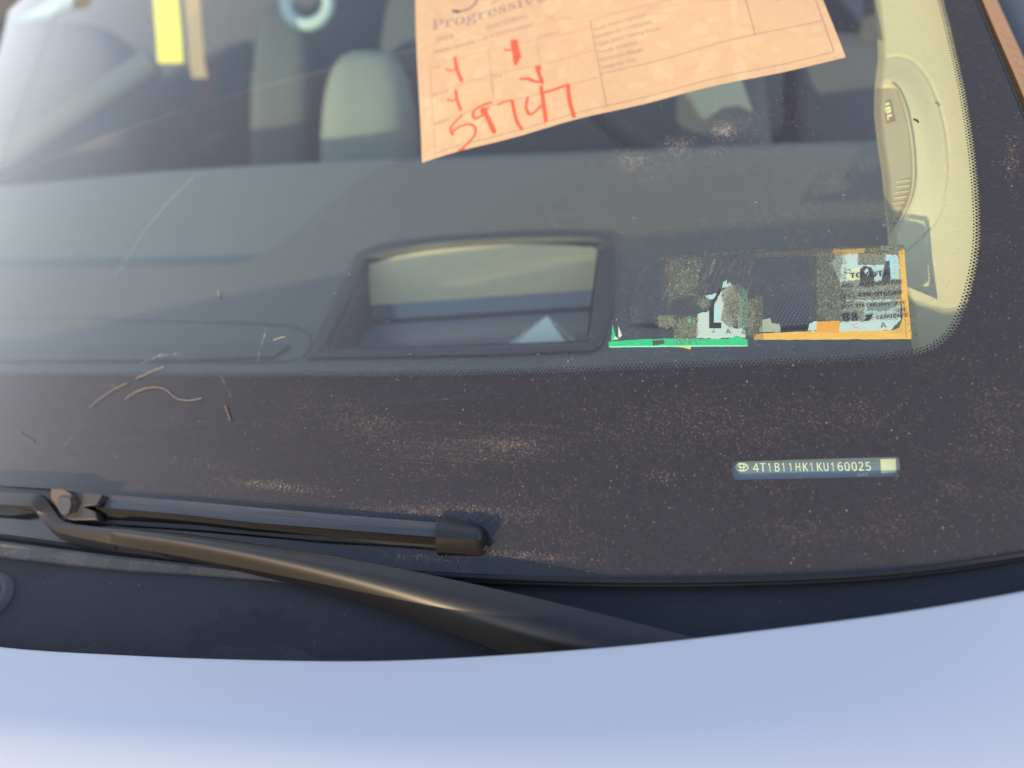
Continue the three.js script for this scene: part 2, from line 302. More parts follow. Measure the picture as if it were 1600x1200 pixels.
// cowl, seals
const cowlP = V(0, yb - 0.009, zb), cowlN = V(0, Math.cos(0.42), Math.sin(0.42));
const onCowl = (px, py, lift = 0) => onPlane(px, py, cowlP.clone().addScaledVector(cowlN, lift), cowlN);
{
  const cowl = group('cowl_panel', car);
  const bottom = spline2(BOTTOM, 90);
  const tex = canvas(2048, 512, (x, w, h) => {
    x.fillStyle = '#1a1b21'; x.fillRect(0, 0, w, h);
    for (let i = 0; i < 400; i++) { x.fillStyle = `rgba(70,74,86,${0.02 + 0.03 * rnd()})`; x.beginPath(); x.ellipse(rnd() * w, rnd() * h, 20 + 80 * rnd(), 8 + 30 * rnd(), 0, 0, 7); x.fill(); }
    const blot = (cx, cy, rx, ry, fill) => { x.fillStyle = fill; x.beginPath(); const n = 40; for (let i = 0; i < n; i++) { const a = i / n * 6.283, k = 0.75 + 0.4 * rnd(); const q = [cx + rx * k * Math.cos(a), cy + ry * k * Math.sin(a)]; i ? x.lineTo(...q) : x.moveTo(...q); } x.fill(); };
    for (let i = 0; i < 26; i++) blot(rnd() * w, rnd() * h, 40 + 110 * rnd(), 14 + 40 * rnd(), rnd() < 0.5 ? 'rgba(14,15,19,0.6)' : 'rgba(66,68,76,0.35)');
    for (let i = 0; i < 900; i++) { x.fillStyle = `rgba(190,190,190,${0.15 + 0.5 * rnd() * rnd()})`; x.fillRect(rnd() * w, rnd() * h, 1 + rnd(), 1 + rnd()); }
  });
  tex.repeat.set(1 / 0.8, 1 / 0.2);
  const panel = bottom.map(([x, y]) => { const r = []; for (let k = 0; k <= 10; k++) r.push(onCowl(x, y + 10 + 30 * k)); return r; });
  mesh('panel', grid(panel), Std({ map: tex, roughness: 0.55, bumpMap: grainBump, bumpScale: 0.00008 }), cowl);
  // dusty ledge beside the glass, left of the wiper arm's foot
  const low = [[-260, 840], [-100, 858], [0, 871], [100, 883], [200, 893], [300, 899], [400, 906], [520, 918], [640, 922]];
  const dusty = canvas(1024, 256, (x, w, h) => {
    x.fillStyle = '#5d5852'; x.fillRect(0, 0, w, h);
    for (let i = 0; i < 60; i++) { const cx = rnd() * w, cy = rnd() * h, r = 12 + 46 * rnd(), c = rnd() < 0.5 ? '120,112,104' : '60,58,58'; x.fillStyle = `rgba(${c},0.22)`; x.strokeStyle = 'rgba(150,138,126,0.25)'; x.lineWidth = 2; x.beginPath(); for (let k = 0; k < 26; k++) { const a = k / 26 * 6.283, q = r * (0.7 + 0.5 * rnd()); const p = [cx + q * Math.cos(a), cy + 0.7 * q * Math.sin(a)]; k ? x.lineTo(...p) : x.moveTo(...p); } x.closePath(); x.fill(); x.stroke(); }
    for (let i = 0; i < 4000; i++) { x.fillStyle = `rgba(${rnd() < 0.5 ? '170,155,140' : '40,38,38'},${0.3 * rnd()})`; x.fillRect(rnd() * w, rnd() * h, 1.5, 1.5); }
  });
  dusty.repeat.set(1 / 0.25, 1 / 0.06);
  const ledge = []; for (let i = 0; i <= 60; i++) { const x = -260 + 900 * i / 60, y0 = lerpAt(BOTTOM, x) + 11, y1 = lerpAt(low, x); ledge.push([onCowl(x, y0, 0.001), onCowl(x, y0 + 4, 0.003), onCowl(x, y1 - 3, 0.003), onCowl(x, y1, 0.0005)]); }
  mesh('ledge', crease(grid(ledge), 40), Std({ map: dusty, roughness: 0.95, bumpMap: grainBump, bumpScale: 0.0001 }), cowl);
  const seal = (dy, r, h) => tube(spline2(BOTTOM, 60).map(([x, y]) => onGlass(x, y + dy, h)), r, 160, 8);
  mesh('seal', seal(3, 0.0016, 0.0002), mat.rubber, cowl);
  mesh('seal', seal(9, 0.0013, -0.002), mat.rubber, cowl);
  const under = spline2(BOTTOM, 80).map(([x, y]) => [onGlass(x, y, -0.006), onGlass(x, y + 14, -0.008)]);
  mesh('seal_channel', grid(under), mat.black, cowl);
  // round fixing at the far end
  const c = onCowl(-14, 930, 0.001), q = new THREE.Quaternion().setFromUnitVectors(V(0, 1, 0), cowlN);
  const boss = mesh('boss', new THREE.LatheGeometry([[0.0145, -0.004], [0.0145, -0.001], [0.012, 0.0015], [0.008, 0.002], [0.0075, -0.004], [0, -0.004]].map((p) => new THREE.Vector2(...p)), 40), Std({ color: rgb(0.06, 0.06, 0.065), roughness: 0.7 }), cowl);
  boss.position.copy(c); boss.quaternion.copy(q);
}

// bonnet
{
  const edge = [[-900, 800], [-400, 930], [-150, 985], [0, 1010], [200, 1023], [400, 1030], [600, 1031], [800, 1021], [1000, 1005], [1200, 982], [1400, 956], [1600, 922], [1750, 890], [2000, 830]];
  const crest = [[-900, 960], [-400, 1060], [-150, 1112], [0, 1133], [300, 1152], [600, 1170], [900, 1184], [1200, 1194], [1600, 1205], [1750, 1208], [2000, 1212]];
  const eS = spline2(edge, 120), hE = 0.005, hC = 0.018, rows = [];
  const lvl = (px, py, h) => onPlane(px, py, V(0, yb + h, 0), V(0, 1, 0));
  for (const [x, y] of eS) {
    const p = lvl(x, y, hE), c = lvl(x, lerpAt(crest, x), hC), row = [];
    const dir = c.clone().sub(p).setY(0).normalize();
    row.push(p.clone().add(V(0, -0.010, 0)).addScaledVector(dir, 0.012), p.clone().add(V(0, -0.005, 0)).addScaledVector(dir, 0.001), p.clone().add(V(0, -0.0015, 0)), p.clone().addScaledVector(dir, 0.0012).add(V(0, 0.0008, 0)));
    const L = Math.hypot(c.x - p.x, c.z - p.z);
    for (let k = 1; k <= 70; k++) {
      const t = k / 70, s = L * 2.2 * t + 0.9 * t ** 4, u = s / L;
      // rises to the crest, rolls over it and falls gently forward
      const rise = (hC - hE), w = 0.16, soft = (x1) => w * Math.log(1 + Math.exp(Math.max(-40, Math.min(40, x1 / w)))) ;
      const y1 = hE + rise * u - (rise + 0.11 * L) * soft(u - 1) - 0.02 * Math.max(0, s - 0.3) ** 2;
      row.push(V(p.x + dir.x * s, yb + y1 + 0.0008, p.z + dir.z * s));
    }
    rows.push(row);
  }
  mesh('hood', grid(rows), mat.paint, car);
}
// outside of the windscreen pillar
{
  const pil = group('pillar_molding', car);
  const gap = [[1660, 335], [1625, 250], [1600, 192], [1575, 130], [1548, 64], [1520, -4], [1480, -100], [1420, -250]];
  const left = [[1682, 340], [1642, 250], [1612, 182], [1587, 122], [1560, 60], [1533, -4], [1493, -100], [1433, -250]];
  const right = [[1722, 340], [1682, 250], [1645, 182], [1616, 125], [1586, 60], [1557, -4], [1517, -100], [1457, -250]];
  const st = (a) => spline2(a, 40);
  const g = st(gap), l = st(left), r = st(right);
  mesh('channel', crease(grid(g.map((p, i) => [onGlass(p[0] - 3, p[1], -0.001), onGlass(p[0] + 1, p[1], -0.004), onGlass(l[i][0], l[i][1], -0.003)])), 30), Std({ color: rgb(0.03, 0.022, 0.016), roughness: 0.95, bumpMap: grainBump, bumpScale: 0.0006 }), pil);
  mesh('strip', crease(grid(g.map((p, i) => [onGlass(l[i][0], l[i][1], -0.004), onGlass(l[i][0], l[i][1], 0.0008), onGlass(l[i][0] + 2, l[i][1], 0.0016), onGlass(r[i][0] - 2, r[i][1], 0.004), onGlass(r[i][0], r[i][1], 0.0035), onGlass(r[i][0] + 2, r[i][1], 0.0005)])), 50), Std({ color: rgb(0.20, 0.13, 0.085), roughness: 0.8, bumpMap: grainBump, bumpScale: 0.0002 }), pil);
  mesh('cover', grid(r.map(([x, y]) => [onGlass(x + 1, y, 0.0015), onGlass(x + 20, y, 0.002), onGlass(x + 90, y + 10, -0.002), onGlass(x + 220, y + 60, -0.03)])), Phys({ color: rgb(0.02, 0.022, 0.03), roughness: 0.35, clearcoat: 0.6, clearcoatRoughness: 0.15 }), pil);
}

// wiper
{
  const w = group('wiper', car);
  w.userData.label = 'black wiper with curved arm and flat blade';
  // arm: smooth curves of its top edge, ridge and lower edge, along x in photo pixels
  const armC = [[-18.56, 108.48, 92.68, 820.78], [-79.27, 204.27, 108.42, 829.09], [-106.92, 311.05, 86.03, 863.1]], n = 90, at3 = (k, x) => { const t = (x - 172) / 938, c = armC[k - 1]; return ((c[0] * t + c[1]) * t + c[2]) * t + c[3]; };
  const rings = [];
  for (let i = 0; i <= n; i++) {
    const x = 172 + 938 * i / n, T = at3(1, x), R = at3(2, x), B = at3(3, x), s = i / n, lift = 0.010 + 0.006 * s, ring = [];
    const P0 = onGlass(x, T, lift), P1 = onGlass(x, R - 0.0 * (R - T), lift + 0.0065 + 0.002 * s), P2 = onGlass(x + 3, B, lift - 0.006);
    const q = (a, b, c, t) => a.clone().multiplyScalar((1 - t) ** 2).addScaledVector(b, 2 * t * (1 - t)).addScaledVector(c, t * t);
    // rounded ridge between two flat flanks
    const r = 0.45 + 0.25 * s, A1 = P1.clone().lerp(P0, r), B1 = P1.clone().lerp(P2, r * 0.8);
    ring.push(P0.clone().addScaledVector(N, -0.003));
    ring.push(P0.clone()); ring.push(P0.clone().lerp(A1, 0.5));
    for (let k = 0; k <= 8; k++) ring.push(q(A1, P1, B1, k / 8));
    ring.push(B1.clone().lerp(P2, 0.5), P2.clone().lerp(B1, 0.06), P2.clone().addScaledVector(N, -0.001).addScaledVector(S, 0.0008));
    ring.push(P2.clone().addScaledVector(S, 0.004));
    rings.push(ring);
  }
  mesh('arm', loft(rings, 50), mat.arm, w);
  // flat steel end of the arm: back, front, bottom pixels
  const F = [[[-90, 762], [-90, 783], [-90, 790]], [[0, 769], [0, 788], [0, 794]], [[50, 771], [46, 791], [48, 797]], [[63, 772], [54, 793], [56, 800]], [[72, 781], [58, 799], [62, 809]], [[85, 799], [63, 806], [74, 822]], [[93, 810], [68, 813], [84, 834]], [[103, 816], [86, 823], [95, 843]], [[120, 819], [112, 826], [112, 850]], [[176, 827], [176, 835], [180, 861]]];
  const hb = [0.019, 0.019, 0.0185, 0.018, 0.0165, 0.0145, 0.0135, 0.013, 0.013, 0.013];
  mesh('arm_strip', loft(F.map(([b, f, d], i) => { const h = hb[i]; const B = onGlass(...b, h - 0.0015), Fp = onGlass(...f, h), D = onGlass(...d, Math.max(0.005, h - 0.007)); return [B, B.clone().lerp(Fp, 0.5).addScaledVector(N, 0.0003), Fp, D, D.clone().addScaledVector(S, 0.003), B.clone().addScaledVector(N, -0.003)]; }), 28), Std({ color: rgb(0.035, 0.031, 0.028), roughness: 0.36, metalness: 0.3 }), w);
  // blade: [x, top, ridge, bottom]
  const Bd = [[150, 772, 793, 816], [280, 782, 804, 826], [400, 793, 818, 838], [540, 805, 829, 848], [700, 818, 842, 860]];
  const bl = []; for (let i = 0; i <= 40; i++) {
    const x = 150 + 550 * i / 40, g = (k) => lerpAt(Bd.map((r) => [r[0], r[k]]), x), T = onGlass(x, g(1), 0.0035), R = onGlass(x, g(2), 0.0085), D = onGlass(x, g(3), 0.0015);
    const m = T.clone().lerp(R, 0.5).addScaledVector(N, -0.0012);
    bl.push([T.clone().addScaledVector(N, -0.0025), T, T.clone().lerp(m, 0.5).addScaledVector(N, -0.0002), m, m.clone().lerp(R, 0.5), R.clone().lerp(m, 0.06), R, R.clone().lerp(D, 0.12), R.clone().lerp(D, 0.75).addScaledVector(N, -0.0006), D, D.clone().addScaledVector(S, 0.004)]);
  }
  const blade = mesh('blade', loft(bl, 30), mat.blade, w);
  const streak = canvas(1024, 64, (x) => { x.fillStyle = '#33353a'; x.fillRect(0, 0, 1024, 64); for (let i = 0; i < 500; i++) { x.fillStyle = rnd() < 0.5 ? `rgba(96,99,108,${0.2 * rnd()})` : `rgba(40,41,46,${0.2 * rnd()})`; x.fillRect(rnd() * 1024 - 100, rnd() * 64, 60 + 300 * rnd(), 1 + 1.5 * rnd()); } });
  mesh('spoiler', grid(bl.slice(1).map((r) => [1, 2, 3, 4, 5].map((k) => r[k].clone().addScaledVector(N, 0.00025))), false, (p, i, j) => [i / 39, j / 4]), Std({ map: streak, roughness: 0.5 }), w);
  mesh('rubber_lip', loft([100, 300, 500, 762].map((x) => { const y = lerpAt(Bd.map((r) => [r[0], r[3]]), x) - 8; const p = onGlass(x, y, 0.004), q = onGlass(x, y + 4, 0.0006); return [p, p.clone().addScaledVector(S, -0.0025), q, q.clone().addScaledVector(S, 0.001)]; })), mat.rubber, w);
  // rounded end cap
  const cap = []; const K = 32;
  for (let i = 0; i <= K; i++) {
    const t = i / K, x = 683 + 76 * t, e = Math.max(0.03, Math.sqrt(Math.max(0, 1 - Math.max(0, (t - 0.78) / 0.22) ** 2.6))), yT = 808 + 13 * t, yB = 866.5 + 0.5 * t, yR = 841 + 2.5 * t;
    const mid = (yT + yB) / 2 + 2, T = mid + (yT - mid) * (0.35 + 0.65 * e), B = mid + (yB - mid) * (0.45 + 0.55 * e), hr = 0.0035 + 0.008 * Math.max(0.25, e);
    const P = onGlass(x, T, 0.004), R = onGlass(x - 2, yR, hr), D = onGlass(x, B, 0.002), r = [];
    r.push(P.clone().addScaledVector(N, -0.0032), P);
    for (let k = 1; k < 6; k++) { const u = k / 6; r.push(P.clone().lerp(R, u).addScaledVector(N, 0.0016 * Math.sin(u * Math.PI))); }
    r.push(R, R.clone().lerp(D, 0.06).addScaledVector(N, 0.0001)); for (let k = 1; k < 4; k++) { const u = 0.06 + 0.94 * k / 4; r.push(R.clone().lerp(D, u).addScaledVector(N, 0.0008 * Math.sin(u * Math.PI))); }
    r.push(D, D.clone().addScaledVector(N, -0.0014), D.clone().addScaledVector(S, 0.004).addScaledVector(N, -0.0014)); cap.push(r);
  }
  mesh('end_cap', loft(cap, 38), Std({ color: rgb(0.010, 0.010, 0.010), roughness: 0.36 }), w);
  // clip that joins blade and arm
  const blk = (pts, h0, h1, m, name, deg = 25) => { const top = pts.map(([x, y]) => onGlass(x, y, h1)), bot = pts.map(([x, y]) => { const p = onGlass(x, y, h1); return p.addScaledVector(N, h0 - h1); }); const ins = top.map((p, i) => p.clone().lerp(top.reduce((s, q) => s.add(q), V()).multiplyScalar(1 / top.length), 0.06).addScaledVector(N, 0.0006)); return mesh(name, loft([bot, top, ins], deg), m, w); };
  const clipM = Std({ color: rgb(0.045, 0.040, 0.036), roughness: 0.45 });
  blk([[-60, 755], [70, 762], [160, 773], [151, 788], [130, 792], [148, 799], [152, 812], [95, 813], [70, 780], [-60, 772]], 0.001, 0.0095, clipM, 'connector');
  blk([[80, 764], [100, 764], [112, 772], [116, 785], [112, 800], [103, 806], [96, 803], [88, 790], [79, 780]], 0.006, 0.0125, Std({ color: rgb(0.10, 0.065, 0.042), roughness: 0.5 }), 'connector_latch');
  blk([[91, 776], [111, 777], [112, 790], [108, 801], [102, 806], [95, 800], [90, 789]], 0.012, 0.0142, clipM, 'connector_latch');
  blk([[-60, 793], [22, 795], [50, 799], [56, 801], [20, 806], [-60, 800]], 0.001, 0.006, clipM, 'connector');
}

// dashboard
const dashSlope = 0.07, dashN = V(0, 1, dashSlope).normalize(), dashD = V(0, dashSlope, -1).normalize();
const dash0 = V(0, yb - 0.012, zb);
const onDash = (px, py, lift = 0) => onPlane(px, py, dash0.clone().addScaledVector(dashN, lift), dashN);
const dashUV = (px, py, lift = 0) => { const p = onDash(px, py, lift).sub(dash0); return new THREE.Vector2(p.x, p.dot(dashD)); };
const dashMatrix = (lift) => new THREE.Matrix4().makeBasis(E, dashD, dashN).setPosition(dash0.clone().addScaledVector(dashN, lift));
function well() {                                                    // where the display well's sloping back ends
  const farMid = onDash(760, 376, 0.006), dir = V(0, -0.75, 0.66), f = (y) => { let k = 0.005; while (k < 0.3 && toPixel(farMid.clone().addScaledVector(dir, k))[1] < y) k += 0.0005; return k; };
  const k = f(492), fall = dir.clone().multiplyScalar(k); return { farMid, fall, drop: -fall.y, split: f(464) / k };
}
const slab = (outline, holes, lift, thick, bevel) => {               // outline in pixels on the pad's top face
  const sh = new THREE.Shape(outline.map((p) => dashUV(...p, lift)));
  for (const h of holes) sh.holes.push(new THREE.Path(h.map((p) => dashUV(...p, lift))));
  const g = new THREE.ExtrudeGeometry(sh, { depth: thick - bevel, bevelEnabled: bevel > 0, bevelThickness: bevel, bevelSize: bevel, bevelOffset: -bevel, bevelSegments: 3, curveSegments: 8 });
  g.translate(0, 0, -thick); return g.applyMatrix4(dashMatrix(lift));
};
{
  const d = group('dashboard', car);
  const hole = spline2([[572, 402], [640, 388], [760, 376], [860, 373], [925, 374]], 16).concat([[935, 378], [938, 386], [936, 430], [930, 490], [924, 525], [917, 534], [905, 538], [760, 542], [498, 549]]);
  const far = [[-500, 330], [-200, 308], [0, 290], [250, 267], [410, 257], [640, 246], [1000, 232], [1230, 222], [1460, 216]];
  mesh('top_pad', slab([...far, [1460, 330], [1620, 700], [1620, 800], [900, 800], [0, 760], [-600, 760]], [hole.map(([x, y]) => [x + (x < 700 ? -6 : 6), y + (y < 460 ? -5 : 8)])], 0, 0.02, 0.003), mat.dash, d);
  // raised driver hood; windscreen reflection's edge put into its outline and browner tone
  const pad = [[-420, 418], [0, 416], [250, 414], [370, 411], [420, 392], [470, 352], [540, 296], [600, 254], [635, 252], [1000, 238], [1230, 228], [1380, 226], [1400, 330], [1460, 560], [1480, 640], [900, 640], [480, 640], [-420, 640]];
  mesh('reflection_edge_hood', slab(pad, [hole], 0.006, 0.007, 0.0022), mat.reflectionPad, d);
  // display well
  const L = 0.006, rimO = spline2([[546, 402], [570, 388], [640, 375], [760, 366], [870, 362], [945, 364]], 18).concat([[962, 369], [969, 382], [966, 430], [958, 490], [949, 526], [938, 545], [915, 553], [760, 556], [478, 561]]);
  const mid = (p, q, t) => [p[0] + (q[0] - p[0]) * t, p[1] + (q[1] - p[1]) * t];
  const ringPts = hole.map((p) => { const c = [740, 460]; const a = Math.atan2(p[1] - c[1], p[0] - c[0]); let best = p, e = 9; for (let i = 0; i < rimO.length; i++) for (let t = 0; t < 1; t += 0.1) { const q = mid(rimO[i], rimO[(i + 1) % rimO.length], t), b = Math.abs(Math.atan2(Math.sin(Math.atan2(q[1] - c[1], q[0] - c[0]) - a), Math.cos(Math.atan2(q[1] - c[1], q[0] - c[0]) - a))); if (b < e) { e = b; best = q; } } return best; });
  const closed = (a) => [...a, a[0]];
  mesh('display_frame', crease(grid([closed(ringPts).map((p) => onDash(...p, L + 0.0002)), closed(ringPts.map((p, i) => mid(p, hole[i], 0.12))).map((p) => onDash(...p, L + 0.0022)), closed(ringPts.map((p, i) => mid(p, hole[i], 0.8))).map((p) => onDash(...p, L + 0.0022)), closed(hole).map((p) => onDash(...p, L + 0.001)), closed(hole).map((p) => onDash(...p, L + 0.001).addScaledVector(V(0, 1, 0), -0.012))]), 30), mat.rim, d);
  // the well's back panel slopes down and forward as far as the photograph shows it
  const { farMid, fall, drop, split } = well();
  const mid3 = (p, q, t) => p.clone().lerp(q, t);
  const wall = (a, b, f0, f1, n = 12) => { const r = []; for (let i = 0; i <= n; i++) { const p = onDash(...mid(a, b, i / n), L); r.push([p.clone().add(V(0, -drop * f0, 0)), p.clone().add(V(0, -drop * f1, 0))]); } return r; };
  const top = hole.slice(0, 18), level = (q, f) => V(q.x, farMid.y - drop * f, farMid.z + fall.z * f), backRows = (f0, f1, out) => top.map((p) => { const q = onDash(...p, L).addScaledVector(dashD, out); return [f0 ? level(q, f0) : q, level(q, f1)]; });
  mesh('well_back', grid(backRows(0.0, split, 0.002)), mat.beigeTrim, d);
  mesh('well_step', grid(backRows(split, 1.0, 0.001)), mat.displayGlass, d);
  const n = hole.length; const sideM = Std({ color: rgb(0.10, 0.105, 0.11), roughness: 0.8 });
  mesh('well_side', grid(wall(hole[n - 1], hole[0], -0.02, 1.05)), sideM, d);
  mesh('well_side', grid([...wall(hole[17], hole[n - 4], -0.02, 1.05)]), sideM, d);
  mesh('well_front', grid(wall(hole[n - 4], hole[n - 1], -0.02, 1.05)), sideM, d);
  const fy = farMid.y - drop;
  const x0 = onDash(500, 545, L).x - 0.02, x1 = onDash(936, 440, L).x + 0.02, z0 = farMid.z - 0.03, z1 = onDash(760, 542, L).z + 0.01;
  mesh('well_floor', new THREE.BoxGeometry(x1 - x0, 0.004, z1 - z0).translate((x0 + x1) / 2, fy - 0.002, (z0 + z1) / 2), mat.displayGlass, d);
  const bar = tube(top.map((p) => level(onDash(...p, L), 1).add(V(0, 0.001, 0.001))), 0.0016, 40, 8);
  mesh('well_ledge', bar, mat.rim, d);
  // defroster outlet
  const slot = [[-260, 503], [60, 500], [300, 503], [420, 507], [468, 513], [484, 524], [484, 545], [470, 560], [300, 566], [60, 566], [-260, 566]];
  mesh('vent_frame', tube(slot.map((p) => onDash(...p, L + 0.0002)), 0.0009, 120, 8), mat.rim, d);
  const bars = [[-260, 541], [60, 539], [300, 537], [440, 534], [452, 538], [425, 556], [300, 561], [60, 562], [-260, 562]];
  mesh('vent_bar', slab(bars, [], L + 0.003, 0.003, 0.001), Std({ color: rgb(0.10, 0.115, 0.11), roughness: 0.6 }), d);
  // perforated grille behind the torn labels
  const gr = [[985, 505], [983, 470], [992, 440], [1012, 414], [1040, 402], [1180, 398], [1300, 392], [1330, 420], [1345, 505], [1180, 512]];
  mesh('grille', slab(gr, [], L + 0.003, 0.003, 0.0008), mat.rim, d);
  const dots = [], gp = gr.map((p) => dashUV(...p, L + 0.003)), inside = (p) => { let c = false; for (let i = 0, j = gp.length - 1; i < gp.length; j = i++) if ((gp[i].y > p.y) !== (gp[j].y > p.y) && p.x < (gp[j].x - gp[i].x) * (p.y - gp[i].y) / (gp[j].y - gp[i].y) + gp[i].x) c = !c; return c; };
  const bx = new THREE.Box2().setFromPoints(gp), cd = new THREE.CircleGeometry(0.0007, 7);
  let rI = 0; for (let y = bx.min.y; y < bx.max.y; y += 0.0030, rI++) for (let x = bx.min.x + (rI % 2) * 0.00125; x < bx.max.x; x += 0.0025) { const p = new THREE.Vector2(x, y); if (inside(p)) dots.push(cd.clone().translate(x, y, 0.0002)); }
  mesh('grille_holes', mergeGeometries(dots).applyMatrix4(dashMatrix(L + 0.003)), Std({ color: rgb(0.5, 0.5, 0.48), roughness: 0.7 }), d).userData.kind = 'stuff';
}

// trim inside the windscreen pillar, with a loudspeaker pod
{
  const t = group('pillar_trim', car);
  const XL = [[-120, 1350], [0, 1365], [60, 1371], [90, 1372], [130, 1367], [180, 1366], [230, 1372], [270, 1378], [330, 1384], [400, 1390], [440, 1404], [480, 1418], [560, 1428], [640, 1440]];
  const xl = (y) => lerpAt(XL, y);
  const podR = spline2([[1366, 97], [1400, 88], [1425, 95], [1446, 116], [1463, 150], [1475, 190], [1482, 235], [1483, 270], [1477, 310], [1462, 345], [1440, 372], [1415, 394], [1392, 412]], 60);
  const grilleR = spline2([[1372, 136], [1385, 128], [1400, 135], [1414, 162], [1423, 200], [1428, 240], [1429, 275], [1425, 303], [1412, 335], [1396, 362], [1384, 378]], 50);
  const sd = (path, x, y) => { let best = 1e9, sg = 1; for (let i = 1; i < path.length; i++) { const [x0, y0] = path[i - 1], [x1, y1] = path[i], dx = x1 - x0, dy = y1 - y0, L = dx * dx + dy * dy, k = Math.min(1, Math.max(0, ((x - x0) * dx + (y - y0) * dy) / L)), ex = x - x0 - k * dx, ey = y - y0 - k * dy, d = Math.hypot(ex, ey); if (d < best) { best = d; sg = dx * ey - dy * ex > 0 ? 1 : -1; } } return best * sg; };
  const depth = (x, y) => {
    const X0 = xl(y), k = Math.min(1, Math.max(0, (x - X0) / (1540 - X0)));
    let d = 0.016 + 0.030 * (1 - k) ** 1.3 + 0.02 * Math.max(0, 1 - (x - X0) / 14) ** 2;
    const p = sd(podR, x, y); if (p > -6) { d += 0.0012 * Math.exp(-((p / 1.2) ** 2)); if (p > 0) d -= 0.0035 * smooth(p / 46); }
    const g = sd(grilleR, x, y); if (g > -5) d += 0.0010 * Math.exp(-((g / 1.5) ** 2)) + (g > 0 ? 0.0022 * smooth(g / 8) : 0);
    return d;
  };
  const patch = (y0, y1, ny, nx, fx0, fx1, lift) => { const rows = []; for (let i = 0; i <= ny; i++) { const y = y0 + (y1 - y0) * i / ny, a = fx0(y), b = fx1(y), r = []; for (let j = 0; j <= nx; j++) { const x = a + (b - a) * j / nx; r.push(onGlass(x, y, -depth(x, y) + lift)); } rows.push(r); } return grid(rows, false, (p) => [p.dot(E), p.dot(S)]); };
  const beige = mat.beigeTrim;
  mesh('panel', patch(-120, 640, 330, 130, xl, () => 1660, 0), beige, t);
  const gx = (y) => { let m = xl(y) + 1; for (const [px, py] of grilleR) if (Math.abs(py - y) < 4) m = Math.max(m, px - 4); return m; };
  mesh('speaker_grille', patch(138, 368, 80, 24, (y) => xl(y) + 1.5, gx, 0.0006), Std({ color: rgb(0.44, 0.36, 0.25), roughness: 0.6, bumpMap: rep(fineNoise, 0.006), bumpScale: 0.0002 }), t);
  for (let i = 0; i < 9; i++) { const y = 284 + i * 8.5, x1 = lerpAt(grilleR.slice(22).map(([a, b]) => [b, a]), y) - 5, x0 = x1 - 22 + i * 0.6; const a = onGlass(x0, y, -depth(x0, y) + 0.0014), b = onGlass(x1, y - 3, -depth(x1, y) + 0.0014); mesh('rib', tube([a, a.clone().lerp(b, 0.5), b], 0.0006, 6, 6), beige, t); }
  const lip = grilleR.slice(4, 48).map(([x, y]) => onGlass(x, y, -depth(x + 6, y) + 0.0006)); mesh('speaker_lip', tube(lip, 0.0005, 80, 6), beige, t);
  // badge
  const bt = canvas(128, 256, (x) => { x.fillStyle = '#8d7a58'; x.fillRect(0, 0, 128, 256); x.translate(30, 22); x.rotate(Math.PI / 2); x.fillStyle = '#fff4c8'; x.font = 'bold 110px sans-serif'; x.scale(210 / x.measureText('JBL').width, 0.95); x.fillText('JBL', 0, 0); });
  const q = [[1377, 158], [1391, 155], [1399, 189], [1385, 193]].map(([x, y]) => onGlass(x, y, -depth(x, y) + 0.0012));
  const bg = new THREE.BufferGeometry(); bg.setAttribute('position', new THREE.Float32BufferAttribute(q.flatMap((p) => [p.x, p.y, p.z]), 3)); bg.setAttribute('uv', new THREE.Float32BufferAttribute([0, 1, 1, 1, 1, 0, 0, 0], 2)); bg.setIndex([0, 3, 1, 1, 3, 2]); bg.computeVertexNormals();
  mesh('badge', bg, Std({ map: bt, roughness: 0.4 }), t);
}

